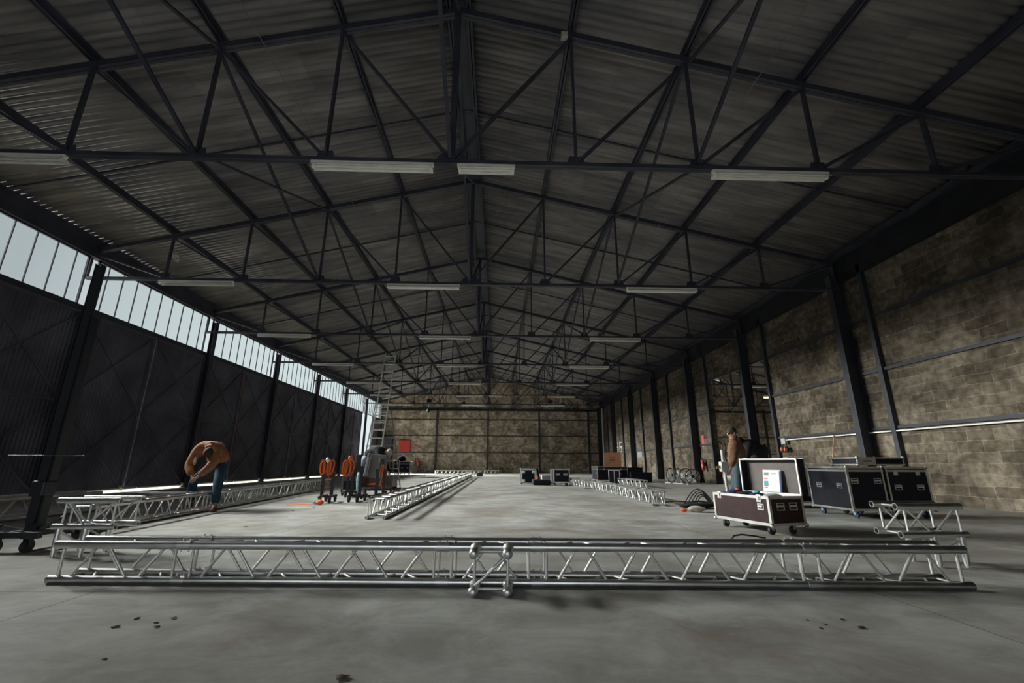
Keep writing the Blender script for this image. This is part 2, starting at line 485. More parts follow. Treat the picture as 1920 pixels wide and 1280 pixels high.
# ------------------------------------------------------------------ floor, walls
struct(MB().box(XL - 0.1, XR + HALL2 + 0.6, YF - 0.2, YB + 0.3, -0.25, 0.0).build('floor', M['floor']))
struct(MB().box(-70, XL - 0.1, -40, 120, -0.35, -0.06).build('ground', M['yard']))
b = MB()
DZ, DY0, DY1 = 5.58, 18.4, 24.1    # opening to the next hall
b.box(XR, XR + 0.25, YF, DY0, 0, 7.98)
b.box(XR, XR + 0.25, DY1, YB, 0, 7.98)
b.box(XR, XR + 0.25, DY0, DY1, DZ, 7.98)
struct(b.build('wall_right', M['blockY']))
b = MB()
b.box(XL, XR, YB, YB + 0.25, 0, 7.1)
b.hexa([(XL, YB, 7.1), (XC, YB, 7.1), (XC, YB + .25, 7.1), (XL, YB + .25, 7.1),
        (XL, YB, 8.0), (XC, YB, sheet(XC)), (XC, YB + .25, sheet(XC)), (XL, YB + .25, 8.0)])
b.hexa([(XC, YB, 7.1), (XR, YB, 7.1), (XR, YB + .25, 7.1), (XC, YB + .25, 7.1),
        (XC, YB, sheet(XC)), (XR, YB, 8.0), (XR, YB + .25, 8.0), (XC, YB + .25, sheet(XC))])
b.box(XR + .25, XR + HALL2 + .3, YB, YB + 0.25, 0, 10.5)
struct(b.build('wall_back', M['blockX']))
b = MB(); b.box(XL, -8.5, YF - .25, YF, 0, 11.2); b.box(3.0, XR + HALL2, YF - .25, YF, 0, 11.2); b.box(-8.5, 3.0, YF - .25, YF, 4.4, 11.2)  # unseen end wall; opening added to let the fill light in
struct(b.build('wall_front', M['blockX']))
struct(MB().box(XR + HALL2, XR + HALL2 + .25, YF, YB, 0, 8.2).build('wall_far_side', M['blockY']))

# ------------------------------------------------------------------ corrugated roof
def roof_slope(x0, x1, name, rid):
    b = MB(); step = 0.0443; n = int((YB - YF + .4) / step)
    rows = []
    for xx in (x0, x1):
        row = []
        z0 = 10.72 - 0.24 * abs(xx - rid) + 0.34
        for k in range(n + 1):
            y = YF - .2 + k * step
            row.append(len(b.v)); b.v.append(Vector((xx, y, z0 + 0.028 * math.sin(k * PI / 2 + 0.3) )))
        rows.append(row)
    for k in range(n):
        b.face((rows[0][k], rows[1][k], rows[1][k + 1], rows[0][k + 1]), True)
    o = b.build(name, M['roof'])
    sl = o.modifiers.new('solid', 'SOLIDIFY'); sl.thickness = 0.01
    return struct(o)
roof_slope(XL - .5, XC, 'ceiling_left_slope', XC)
roof_slope(XC, XR + .2, 'ceiling_right_slope', XC)
roof_slope(XR + .2, XC + HALL2, 'ceiling_next_hall_left_slope', XC + HALL2)
roof_slope(XC + HALL2, XR + HALL2 + .3, 'ceiling_next_hall_right_slope', XC + HALL2)
struct(MB().box(XC - .16, XC + .16, YF, YB, sheet(XC) - .12, sheet(XC) + .12).build('trim_ridge_cap', M['steel']))

# ------------------------------------------------------------------ left wall: upper strip of windows, steel leaves below
WZ0, WZ1 = 5.80, 7.48
b = MB()
b.box(XL - .12, XL + .12, YF, YB, WZ1, 8.2)
struct(b.build('wall_left_eaves_beam', M['steel']))
b = MB(); b.box(XL - .1, XL + .16, YF, 43.6, WZ0 - .16, WZ0); b.box(XL - .1, XL + .16, 47.6, YB, WZ0 - .16, WZ0)
struct(b.build('trim_window_sill', M['steel']))
struct(MB().box(XL - .05, XL + .05, YF, 7.56, 0, WZ1).build('wall_left_near_light_block', M['door']))  # unseen; near windows walled up to keep light off the near floor
struct(MB().box(XL - .05, XL + .05, 47.6, YB, 0, WZ0 - .16).build('wall_left_far', M['door']))
edges = [1.405] + TY[1:] + []
for k in range(len(TY) - 1 + 1):
    y0 = TY[k] + .17
    y1 = (TY[k + 1] if k + 1 < len(TY) else YB) - .17
    if k == 0: continue
    b = MB()
    b.box(XL - .03, XL + .03, y0, y0 + .05, WZ0, WZ1); b.box(XL - .03, XL + .03, y1 - .05, y1, WZ0, WZ1)
    b.box(XL - .03, XL + .03, y0, y1, WZ0, WZ0 + .05); b.box(XL - .03, XL + .03, y0, y1, WZ1 - .05, WZ1)
    y = y0 + .44
    while y < y1 - .1:
        b.box(XL - .018, XL + .018, y - .012, y + .012, WZ0, WZ1); y += .614
    w = struct(b.build('window_%d' % (k + 1), M['steel']))
    MB().box(XL - .004, XL + .004, y0 + .02, y1 - .02, WZ0 + .02, WZ1 - .02).build('pane', M['glass'], w)
# door leaves: half a bay each, ribbed, with a crossed frame on the inside
LY = [1.48 + 3.067 * k for k in range(0, 14)]
for k, y0 in enumerate(LY):
    y1 = y0 + 3.067 - (0.05 if abs(y0 + 3.067 - 16.82) < .1 else 0.012)
    if y0 > 43.3: break
    if y0 < 7: continue
    if y1 > 43.7: y1 = 43.6
    zt = WZ0 - .165
    b = MB(); ny = int((y1 - y0) / 0.12)
    x = XL + .06
    pr = []
    for q in range(ny * 2 + 1):
        pr.append((x + (0.018 if (q // 1) % 2 else 0.0), y0 + (y1 - y0) * q / (ny * 2)))
    i = len(b.v)
    for (px, py) in pr:
        b.v += [Vector((px, py, .07)), Vector((px, py, zt))]
    for q in range(len(pr) - 1):
        b.face((i + 2 * q, i + 2 * q + 2, i + 2 * q + 3, i + 2 * q + 1))
    d = struct(b.build('door_%d' % (k + 1), M['door']))
    sl = d.modifiers.new('solid', 'SOLIDIFY'); sl.thickness = 0.01
    b = MB(); xx = x + .045
    for z in (.12, 2.8, zt - .05): b.box(xx - .02, xx + .02, y0 + .03, y1 - .03, z - .035, z + .035)
    for y in (y0 + .05, y1 - .05): b.box(xx - .02, xx + .02, y - .035, y + .035, .085, zt - .01)
    for z0, z1 in ((.15, 2.77), (2.83, zt - .08)):
        b.bar((xx, y0 + .08, z0), (xx, y1 - .08, z1), .05, .03, (1, 0, 0)); b.bar((xx, y0 + .08, z1), (xx, y1 - .08, z0), .05, .03, (1, 0, 0))
    b.build('door_frame', M['door'], d)
    b = MB(); b.ball((xx + .06, y1 - .12, .12), .09, 6, 10); b.tube((xx + .06, y0 + .55, .10), (xx + .06, y1 - .2, .10), .028, 8)
    b.build('door_roller', M['cream'], d)
b = MB(); b.box(XL + .17, XL + .2, 22.9, 22.93, .3, 5.4)
tag(b.build('rusty_door_bolt_rail', M['rust']), 'thin rusty vertical bolt rail on the dark door leaves left of the centre', 'rail')

# ------------------------------------------------------------------ columns
def column_mb(h):
    b = MB()
    b.box(-.2, .2, -.012, .012, 0, h)              # web
    b.box(-.2, -.178, -.11, .11, 0, h); b.box(.178, .2, -.11, .11, 0, h)
    return b
def make_column(label):
    t = thing('steel_column', label, 'column', (0, 0, 0))
    column_mb(7.25).build('shaft', M['colsteel'], t)
    MB().box(-.26, .26, -.18, .18, 0, .03).build('base_plate', M['steel'], t)
    return t
col0 = None
for k, y in enumerate(TY):
    if k == 0: continue
    for sx, x, side in ((1, 11.45, 'right'), (-1, XL + .26, 'left')):
        lab = '%s of the tall dark steel H-section columns along the %s wall, counted from the camera' % (ORD[k - 1] if k > 1 or side == 'left' else 'out-of-frame nearest', side)
        if col0 is None:
            col0 = make_column(lab); c = col0
        else: c = dup(col0, label=lab)
        c.location = (x, y, 0); c['group'] = 'steel columns along the %s wall' % side
        if side == 'left': c.scale = (.45, 1, 1)
# right wall posts and rails
pys = [7.05, 12.75, 18.4, 24.1, 29.9, 35.7, 41.5, 47.3]
post0 = None
for k, y in enumerate(pys):
    lab = {2: 'slim dark wall post forming the near jamb of the wide doorway', 3: 'slim dark wall post forming the far jamb of the wide doorway'}.get(k,
        'slim dark steel post against the right block wall, %s from the camera' % ORD[k])
    if post0 is None:
        b = MB(); b.box(-.07, .07, -.07, .07, 0, 7.3)
        post0 = tag(b.build('wall_post', M['colsteel']), lab, 'post'); c = post0
    else: c = dup(post0, label=lab)
    c.location = (XR - .07, y, 0); c['group'] = 'slim posts on the right wall'
def rail(name, segs, label, group):
    b = MB()
    for s_ in segs: b.box(*s_)
    return tag(b.build(name, M['colsteel']), label, 'rail', group)
for z, nm in ((2.08, 'lowest'), (3.82, 'middle')):
    rail('wall_rail', [(XR - .07, XR, YF, DY0 - .07, z - .045, z + .045), (XR - .07, XR, DY1 + .07, YB, z - .045, z + .045)],
         '%s long dark horizontal steel rail along the right block wall' % nm, 'horizontal rails on the right wall')
rail('wall_rail', [(XR - .07, XR, YF, YB, 5.5 - .045, 5.5 + .045)], 'highest long dark horizontal steel rail along the right block wall, over the doorway', 'horizontal rails on the right wall')
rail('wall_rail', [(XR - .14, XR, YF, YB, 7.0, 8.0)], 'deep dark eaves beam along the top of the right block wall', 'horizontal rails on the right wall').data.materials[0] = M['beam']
for z, nm in ((2.17, 'lowest'), (4.0, 'second'), (5.78, 'third')):
    rail('wall_rail', [(XL + .2, XR - .1, YB - .07, YB, z - .04, z + .04)], '%s thin dark horizontal rail from the floor on the far end wall' % nm, 'horizontal rails on the end wall')
rail('wall_rail', [(XL + .2, XR - .1, YB - .2, YB, 6.85, 7.0)], 'thick dark rail along the top of the block part of the far end wall', 'horizontal rails on the end wall')
for x, nm in ((-6.93, 'left'), (-1.2, 'middle'), (4.6, 'right'), (10.2, 'far right')):
    b = MB().box(x - .09, x + .09, YB - .2, YB, 0, 7.0)
    tag(b.build('wall_post', M['colsteel']), '%s dark vertical post on the far end wall' % nm, 'post', 'posts on the end wall')
for x in (XR + 7, XR + 13, XR + 19):
    b = MB().box(x - .09, x + .09, YB - .2, YB, 0, 7.0)
    tag(b.build('wall_post', M['colsteel']), 'dark vertical post on the end wall seen through the wide doorway', 'post', 'posts beyond the doorway')
for z in (2.17, 4.0, 6.9):
    b = MB().box(XR + .3, XR + HALL2, YB - .07, YB, z - .05, z + .05)
    tag(b.build('wall_rail', M['colsteel']), 'dark horizontal rail on the end wall seen through the wide doorway', 'rail', 'rails beyond the doorway')

# ------------------------------------------------------------------ roof trusses
NX = [XC + 2.5 * j for j in range(-5, 6)]
ZC = 6.78
def make_truss():
    t = thing('roof_truss', '', 'roof truss')
    b = MB()
    for s in (-1, 1):   # double-angle bottom chord
        b.bar((NX[0], s * .035, ZC), (NX[-1], s * .035, ZC), .06, .085)
    b.build('bottom_chord', M['steel'], t)
    b = MB()
    for s in (-1, 1):
        for q in (-1, 1):
            b.bar((XC, s * .04, rafter(XC)), (XC + q * 12.5, s * .04, rafter(XC + q * 12.5)), .07, .14)
    b.build('top_chord', M['steel'], t)
    for j in range(-5, 6):
        x = XC + 2.5 * j
        MB().bar((x, 0, ZC), (x, 0, rafter(x)), .09 if j else .14, .05 if j else .12, (1, 0, 0)).build('vertical_strut', M['steel'], t)
    for s in (-1, 1):
        for j in range(0, 5):
            xb = XC + s * 2.5 * j; xt = XC + s * 2.5 * (j + 1)
            MB().bar((xb, 0, ZC + .05), (xt, 0, rafter(xt) - .05), .05, .10, (0, 1, 0)).build('diagonal_strut', M['steel'], t)
    for j in range(-4, 5):
        x = XC + 2.5 * j; b = MB(); w = .22 if j else .38
        b.hexa([(x - w, -.008, ZC - .05), (x + w, -.008, ZC - .05), (x + w, .008, ZC - .05), (x - w, .008, ZC - .05),
                (x - w * .6, -.008, ZC + .22), (x + w * .6, -.008, ZC + .22), (x + w * .6, .008, ZC + .22), (x - w * .6, .008, ZC + .22)])
        b.build('gusset_plate', M['steel'], t)
    return t
tr0 = make_truss()
tr0['label'] = 'nearest dark steel lattice roof truss crossing the hall overhead'
tr0['group'] = 'roof trusses'
tr0.location = (0, TY[1], 0)
for k in range(2, 9):
    dup(tr0, (0, TY[k] if k < 8 else YB - .3, 0), 0, '%s dark steel lattice roof truss from the camera, crossing the hall' % ORD[k - 1])
for k in range(3, 9):
    dup(tr0, (HALL2, TY[k] if k < 8 else YB - .3, 0), 0, '%s of the dark roof trusses seen through the wide doorway' % ORD[k - 3], 'roof trusses beyond the doorway')

# purlins
side_nm = {0: 'ridge'}
def purlin(j, off=0.0):
    x = XC + 2.5 * j + off; z = rafter(x) + .08; b = MB()
    b.box(x - .012, x + .012, YF, YB, z, z + .2); b.box(x - .06, x + .06, YF, YB, z, z + .014); b.box(x - .06, x + .06, YF, YB, z + .186, z + .2)
    return b
pn = {-5: 'over the left windows', -4: 'second from the left wall', -3: 'third from the left wall', -2: 'fourth from the left wall', -1: 'just left of the ridge',
      1: 'just right of the ridge', 2: 'fourth from the right wall', 3: 'third from the right wall', 4: 'second from the right wall', 5: 'over the right wall'}
for j in range(-5, 6):
    if j == 0: continue
    tag(purlin(j).build('roof_purlin', M['steel']), 'long dark roof purlin running away from the camera, ' + pn[j], 'purlin', 'roof purlins')
for o, nm in ((-.22, 'left'), (.22, 'right')):
    tag(purlin(0, o).build('roof_purlin', M['steel']), '%s one of the paired dark purlins under the ridge' % nm, 'purlin', 'roof purlins')
# light cross members half way between the trusses
for k in range(0, 8):
    y = TY[k] + SP / 2; b = MB()
    for s in (-1, 1): b.bar((XC, y, sheet(XC) - .12), (XC + s * 12.5, y, sheet(XC + s * 12.5) - .12), .05, .05)
    tag(b.build('sag_bar', M['steel']), 'thin dark bar across both roof slopes, %s one between the trusses' % ORD[k], 'roof bar', 'cross bars between the trusses')
# lengthwise cross bracing below the roof
def cross_brace(x, k, label):
    ya, yb = TY[k], TY[k + 1]
    if k + 1 == 8: yb = YB - .3
    t = thing('cross_bracing', label, 'brace', (x, ya, ZC), 0, 'lengthwise cross bracing')
    L = yb - ya; h = rafter(x) - ZC
    MB().bar((-.03, .05, h - .1), (-.03, L - .05, .1), .045, .07, (1, 0, 0)).build('bracing_bar', M['steel'], t)
    MB().bar((.03, .05, .1), (.03, L - .05, h - .1), .045, .07, (1, 0, 0)).build('bracing_bar', M['steel'], t)
for j, sd_n in ((-2, 'left of the ridge'), (0, 'under the ridge'), (2, 'right of the ridge')):
    for k in range(0, 8):
        if j == 0 and k > 5: continue
        cross_brace(XC + 2.5 * j, k, 'pair of crossed roof bracing bars %s in the %s bay' % (sd_n, ORD[k]))
for x, nm in ((NX[4] + .02, 'left'), (NX[7] + .02, 'right')):
    b = MB().tube((x, YF + .1, ZC + .09), (x, YB - .4, ZC + .09), .006, 5)
    tag(b.build('tie_wire', M['wire']), 'thin pale tie wire strung along the %s side of the roof trusses' % nm, 'wire', 'tie wires')

# ------------------------------------------------------------------ strip lights under the trusses
def make_light(L):
    t = thing('strip_light', '', 'ceiling light')
    MB().box(0, L, -.045, .045, -.05, 0).build('mounting_channel', M['white'], t)
    b = MB()
    for s in (-1, 1):
        b.hexa([(0.02, s * .03, -.055), (L - .02, s * .03, -.055), (L - .02, s * .11, -.135), (0.02, s * .11, -.135),
                (0.02, s * .03, -.048), (L - .02, s * .03, -.048), (L - .02, s * .118, -.13), (0.02, s * .118, -.13)])
    b.build('reflector', M['white'], t)
    MB().tube((.08, 0, -.115), (L - .08, 0, -.115), .019, 10).build('lamp_tube', M['tube'], t)
    b = MB()
    for x in (.05, L - .05): MB().box(x - .03, x + .03, -.03, .03, -.14, -.05).build('lamp_holder', M['white'], t)
    return t
L24 = make_light(2.4); L11 = make_light(1.15)
used = set()
def place_light(src, x, y, label, group='strip lights under the trusses'):
    if src.name in used: o = dup(src, (x, y, ZC - .043), 0, label, group)
    else:
        o = src; used.add(src.name); o.location = (x, y, ZC - .043); o['label'] = label; o['group'] = group
    return o
for k in range(1, 8):
    y = TY[k] - .02
    for x, nm in ((-11.15, 'left'), (-3.75, 'centre'), (4.25, 'right')):
        place_light(L24, x + (.3 if k == 1 and x < -9 else 0), y, 'long unlit white strip light at the %s of the %s roof truss' % (nm, ORD[k - 1]))
    if k in (1, 6): place_light(L11, -.88, y, 'short unlit white strip light under the ridge on the %s roof truss' % ORD[k - 1])
for q, (x, k) in enumerate([(17.6, 5), (15.2, 6), (25.0, 5)]):
    place_light(L24, x, TY[k] - .02, 'unlit strip light seen high through the wide doorway, %s' % ('left', 'middle', 'right')[[1, 0, 2][q]], 'strip lights beyond the doorway')
t = thing('glowing_ceiling_lamp', 'small glowing warm lamp seen through the wide doorway', 'ceiling light', (22.5, 36.6, 6.55))
MB().box(0, 1.2, -.1, .1, 0, .12).build('housing', M['white'], t)
MB().box(.04, 1.16, -.09, .09, -.09, 0).build('diffuser', M['lamp_lit'], t)
ld = bpy.data.lights.new('glowing_lamp_light', 'AREA'); ld.energy = 1300; ld.size = 1.2; ld.color = (1.0, .93, .82)
lo = bpy.data.objects.new('glowing_lamp_light', ld); COL.objects.link(lo); lo.location = (23.1, 36.6, 6.4)

# small boxes on the trusses
tag(MB().box(1.27, 1.42, 7.42, 7.54, 10.0, 10.14).build('junction_box', M['cream'], bevel=.01), 'small pale box at a joint of the nearest roof truss', 'junction box')
t = thing('security_lamp', 'small pale lamp bracketed to a truss strut above the left strip light', 'lamp', (-10.75, 13.6, 7.5))
MB().box(-.07, .07, -.07, .05, 0, .12).build('housing', M['palegrey'], t); MB().tube((0, 0, 0), (.1, -.04, -.1), .05, 10, .07).build('lens', M['palegrey'], t)

# ------------------------------------------------------------------ things on the right wall
tag(MB().tube((XR - .11, 4, 1.97), (XR - .11, 17.8, 1.97), .022, 8).build('conduit_pipe', M['white']), 'long white conduit pipe running along the right block wall', 'pipe')
t = thing('socket_box', 'white junction box with two hanging sockets beside the wide doorway', 'socket', (XR - .1, 17.9, 1.72))
MB().box(-.08, .06, -.13, .13, .1, .32).build('housing', M['palegrey'], t, bevel=.01)
for q, s in ((0, -.13), (1, .1)):
    p = MB().path([(0, s * .5, .1), (-.03, s, .02), (-.03, s, -.03)], .012, 6).build('cable', M['blackmetal'], t)
    MB().ball((-.04, s, -.12), .1, 8, 12, (.8, 1, 1.25)).build('socket_body', M['rubber'], t)
    MB().ball((-.12, s + .02, -.11), .06, 6, 10, (.5, .8, 1.5)).build('socket_cap', M['orangeplastic'], t)
def extinguisher(loc, label, rz=0):
    t = thing('fire_extinguisher', label, 'fire extinguisher', loc, rz)
    b = MB().tube((0, 0, 0), (0, 0, .46), .085, 16); b.ball((0, 0, .46), .085, 8, 16); b.ball((0, 0, 0), .085, 6, 16, (1, 1, .3)); b.build('cylinder', M['redext'], t)
    MB().box(-.075, .03, -.087, .087, .16, .30).build('instruction_label', M['paper'], t).scale = (1.02, .75, 1)
    MB().tube((0, 0, .53), (0, 0, .6), .025, 8).build('valve', M['blackmetal'], t)
    MB().path([(0, 0, .58), (-.03, .1, .66), (-.03, .17, .6), (-.02, .16, .3), (-.02, .13, .08)], .014, 6).build('hose', M['rubber'], t)
    b = MB(); b.bar((0, -.02, .62), (0, -.13, .66), .025, .012); b.bar((0, -.02, .60), (0, -.12, .58), .025, .012); b.build('handle', M['blackmetal'], t)
    MB().box(.06, .2, -.03, .03, .2, .4).build('wall_bracket', M['blackmetal'], t)
    return t
extinguisher((XR - .2, 25.3, .72), 'red fire extinguisher hanging on the right wall beside the doorway')
t = tag(MB().box(XR - .012, XR, 25.25, 25.55, 2.12, 2.62).build('extinguisher_sign', M['redprint']), 'small upright red sign with pale foot above the right wall extinguisher', 'sign')
MB().box(XR - .02, XR - .008, 25.25, 25.55, 1.98, 2.12).build('pale_strip', M['lightcloth'], t)
t = thing('broom', 'pale wooden broom leaning against the right wall behind the black cases', 'broom', (11.15, 15.2, 0))
MB().tube((0, 0, .12), (.38, -.12, 1.98), .022, 8).build('handle', M['wood'], t)
MB().box(-.05, .05, -.22, .22, .0, .12).build('brush_head', M['wood'], t)
tag(MB().box(XR - .03, XR, 36.5, 37.7, 1.6, 2.05).build('wall_plate', M['sign_sky']), 'pale grey metal plate on the right block wall', 'plate')
b = MB(); x = XR - .005
def wl(y0, z0, y1, z1, w=.11):
    b.bar((x, y0, z0), (x, y1, z1), .01, w, (1, 0, 0)) if False else b.bar((x, y0, z0), (x, y1, z1), w, .006, (1, 0, 0))
for yy in (44.6, 43.9): wl(yy, 2.1, yy, 3.1)
wl(44.6, 2.6, 43.9, 2.6)
for yy in (43.2,): wl(yy, 2.1, yy, 3.1)
wl(43.2, 3.05, 42.5, 3.0); wl(42.5, 2.6, 42.5, 2.15); wl(43.2, 2.1, 42.5, 2.15); wl(43.2, 2.6, 42.5, 2.6)
tag(b.build('painted_letters', M['paper']), 'large white painted characters on the right wall above the carton', 'lettering')
tag(MB().tube((XR - .25, 48.8, 0), (XR - .25, 48.8, 7.0), .09, 12).build('drain_pipe', M['palegrey']), 'pale vertical pipe in the far right corner', 'pipe')

# ------------------------------------------------------------------ things on the end wall
t = thing('storage_cabinet', 'tall dark metal cabinet at the left end of the far wall', 'cabinet', (-12.4, 49.9, 0))
MB().box(-.8, .8, -.4, .4, 0, 3.75).build('body', M['colsteel'], t, bevel=.02)
for s in (-1, 1):
    d = MB().box(min(0.01 * s, .77 * s), max(.01 * s, .77 * s), -.42, -.4, .08, 3.6).build('door', M['colsteel'], t)
    MB().box(s * .08 - .02, s * .08 + .02, -.45, -.42, 1.7, 2.0).build('handle', M['blackmetal'], d)
t = thing('fire_hose_cabinet', 'square bright red hose cabinet on the far end wall', 'cabinet', (-10.35, 50.47, 2.25))
MB().box(-.6, .6, -.2, 0, 0, 1.25).build('body', M['red'], t, bevel=.02); MB().box(-.02, .56, -.23, -.2, .04, 1.2).build('door', M['red'], t)
extinguisher((-8.75, 50.17, .55), 'red fire extinguisher low on the far end wall right of the red cabinet', PI / 2).scale = (1.6, 1.6, 1.6)
t = tag(MB().box(-8.9, -8.6, 50.48, 50.5, 2.45, 2.8).build('extinguisher_sign', M['redprint']), 'small red and white sign on the far end wall right of the red cabinet', 'sign')
MB().box(-8.85, -8.65, 50.47, 50.482, 2.5, 2.58).build('white_strip', M['paper'], t)

# ================================================================== aluminium lattice truss
def box_truss(label, p0, ang, L, sec=.262, r=.031, rb=.0105, period=.55, joints=(), z0=0.0, n=12, name='stage_truss', group='aluminium stage trusses', phase=0.0, maxparts=96, stub=False):
    t = thing(name, label, 'stage truss', (p0[0], p0[1], z0), ang, group)
    Y = [0, sec]; Z = [r, r + sec]
    for y in Y:
        for z in Z:
            MB().tube((0, y, z), (L, y, z), r, n, hollow=.8).build('chord_tube', M['alu'], t)
    R = Matrix.Rotation(ang, 4, 'Z')
    cells = []
    cuts = [0.0] + list(joints) + [L]
    gap = period * .14
    for a, bb in zip(cuts[:-1], cuts[1:]):
        a2, b2 = a + .12, bb - .12
        ln = b2 - a2
        nc = max(1, round(ln / (period / 2))); st = ln / nc
        for fi, (q0, q1) in enumerate((((0, 0), (0, 1)), ((1, 0), (1, 1)), ((0, 1), (1, 1)), ((0, 0), (1, 0)))):
            for c in range(nc):
                x0 = a2 + c * st + gap * .5; x1 = a2 + (c + 1) * st - gap * .5
                fl = (c + (1 if fi in (1, 3) else 0)) % 2
                A, B = (q0, q1) if not fl else (q1, q0)
                cells.append(((x0, Y[A[0]], Z[A[1]]), (x1, Y[B[0]], Z[B[1]]), rb))
            for x in (a + .075, bb - .075):
                cells.append(((x, Y[q0[0]], Z[q0[1]]), (x, Y[q1[0]], Z[q1[1]]), rb * 1.1))
    def dist(c):
        w = Vector(t.location) + R @ Vector(c[0]); return (w - Vector((0, 0, 1))).length
    cells.sort(key=dist)
    for c in cells[:maxparts]:
        MB().tube(c[0], c[1], c[2], 7).build('lattice_brace', M['alu_dull'], t)
    if len(cells) > maxparts:
        b = MB()
        for c in cells[maxparts:]: b.tube(c[0], c[1], c[2], 5)
        b.build('lattice_brace', M['alu_dull'], t)['kind'] = 'stuff'
    for jx in joints:
        for y in Y:
            for z in Z:
                b = MB().tube((jx - .055, y, z), (jx + .055, y, z), r + .004, n)
                for dx in (-.03, .03):
                    b.tube((jx + dx, y, z - r - .018), (jx + dx, y, z + r + .018), .008, 6)
                b.build('coupling', M['chrome'], t)
    if stub:
        # small corner block: two short tubes reaching towards the camera, with ball ends
        for xs in stub:
            for z in Z:
                MB().tube((xs, -.02, z), (xs, -.27, z), r, n).build('stub_tube', M['alu'], t)
                MB().ball((xs, -.285, z), r * 1.25, 8, 12).build('conical_spigot', M['chrome'], t)
                MB().ball((xs, -.12, z + .012), r * 1.35, 8, 12, (1, 1.3, 1)).build('corner_node', M['alu_dull'], t)
        a, c = stub
        for A, B in (((a, -.2, Z[0]), (a, -.2, Z[1])), ((c, -.2, Z[0]), (c, -.2, Z[1])), ((a, -.22, Z[0] + .02), (c, -.22, Z[1] - .02)),
                     ((a, -.2, Z[1]), (c, -.2, Z[1])), ((a, -.2, Z[0]), (c, -.2, Z[0]))):
            MB().tube(A, B, rb * 1.1, 8).build('lattice_brace', M['alu_dull'], t)
    return t
A0 = Vector((-3.83, 4.28)); A1 = Vector((3.97, 3.96))
angF = math.atan2(A1.y - A0.y, A1.x - A0.x); LF = (A1 - A0).length
box_truss('long silvery box truss lying across the foreground floor', A0, angF, LF, .275, .034, .0115, .55, joints=(1.13, 3.37, 4.18, 6.49), n=16, stub=(3.66, 3.93), maxparts=88)
box_truss('long aluminium truss lying along the dark left doors under the bending man', (-5.97, 7.1), math.radians(94.5), 12.6, .33, .034, .012, .62, joints=(3.0, 6.2, 9.4))
box_truss('heavy aluminium truss at the left edge behind the wheeled stand', (-8.55, 3.6), math.radians(89.5), 6.6, .33, .04, .014, .62, joints=(3.3,), z0=.0)
box_truss('long aluminium truss left of the centre aisle running away from the camera', (-2.10, 8.75), math.radians(90), 28.0, .32, .030, .011, .55, joints=(3, 6, 9, 12, 15, 18, 21, 24))
box_truss('aluminium truss right of the centre aisle running away from the camera', (4.18, 11.5), math.radians(90.6), 7.0, .30, .030, .012, .60, joints=(3.5,))
box_truss('aluminium truss lying beyond the right aisle truss, nearer the wheeled rack case', (3.95, 19.2), math.radians(92.5), 7.5, .30, .028, .012, .60, joints=(3.5,))
box_truss('short aluminium truss in front of the dark boxes at the right', (6.45, 19.7), math.radians(93), 3.2, .30, .028, .012, .6)
box_truss('pale truss lying along the foot of the far end wall', (-6.2, 44.8), 0.0, 4.6, .32, .03, .018, .8)
box_truss('short pale truss near the middle post of the far end wall', (-1.4, 46.2), 0.05, 1.5, .32, .03, .018, .8)
box_truss('short aluminium truss behind the foot of the ladder', (-8.4, 32.2), .15, 1.9, .32, .03, .016, .7)

def corner_block(label, x0, x1, y0, y1, z0, z1, ext, group='raised truss corner blocks'):
    """a truss corner standing on its downward legs; ext = +1 when the open tube ends look left, -1 when they look right"""
    t = thing('truss_corner_block', label, 'truss corner', (x0, y0, 0), 0, group)
    r = .034
    o = Vector((x0, y0, 0))
    for y in (y0, y1):
        for z in (z0, z1):
            MB().tube((x0, y, z), (x1, y, z), r, 14, hollow=.8).build('chord_tube', M['alu'], t, off=o)
    lx = (x1 - .08, x1 - .37) if ext > 0 else (x0 + .08, x0 + .37)
    for x in lx:
        for y in (y0, y1):
            MB().tube((x, y, z0), (x, y, .07), r * .95, 14).build('leg_tube', M['alu'], t, off=o)
            b = MB().tube((x, y, .02), (x, y, .08), r * .75, 12); b.tube((x, y, 0), (x, y, .03), r * .5, 12); b.build('conical_spigot', M['chrome'], t, off=o)
    c = []
    xs = [x0 + .09, (x0 + x1) / 2, x1 - .05]
    for y in (y0, y1):
        c += [((xs[0], y, z0), (xs[0], y, z1)), ((xs[0], y, z1), (xs[1], y, z0)), ((xs[1], y, z0), (xs[2], y, z1)), ((xs[2], y, z0), (xs[2], y, z1))]
        c += [((lx[0], y, z0 - .04), (lx[1], y, .12))]
    c += [((xs[0], y0, z1), (xs[0], y1, z1)), ((xs[0], y0, z0), (xs[0], y1, z0)), ((xs[0], y0, z1), (xs[0], y1, z0)),
          ((xs[0], y0, z1), (xs[2], y1, z1)), ((xs[0], y1, z0), (xs[2], y0, z0)), ((xs[2], y0, z1), (xs[2], y1, z1)), ((xs[2], y0, z0), (xs[2], y1, z0)),
          ((lx[0], y0, .13), (lx[0], y1, .13)), ((lx[0], y0, .13), (lx[1], y1, .13))]
    for A, B in c: MB().tube(A, B, .011, 8).build('lattice_brace', M['alu_dull'], t, off=o)
    return t
corner_block('raised aluminium truss corner block at the right end of the foreground truss', 4.17, 4.88, 4.79, 5.09, .31, .585, 1)
corner_block('raised aluminium truss corner block at the left end of the foreground truss', -4.93, -4.25, 5.40, 5.72, .31, .585, -1)
for q, (a, c, lab) in enumerate([((-8.7, 5.2, .41), (-8.6, 9.8, .42), 'loose silvery tube resting on the heavy left truss'),
                                 ((-8.56, 6.6, .755), (-8.5, 8.9, .755), '')]):
    if lab:
        tag(MB().tube(a, c, .024, 10).build('loose_tube', M['alu']), lab, 'tube')

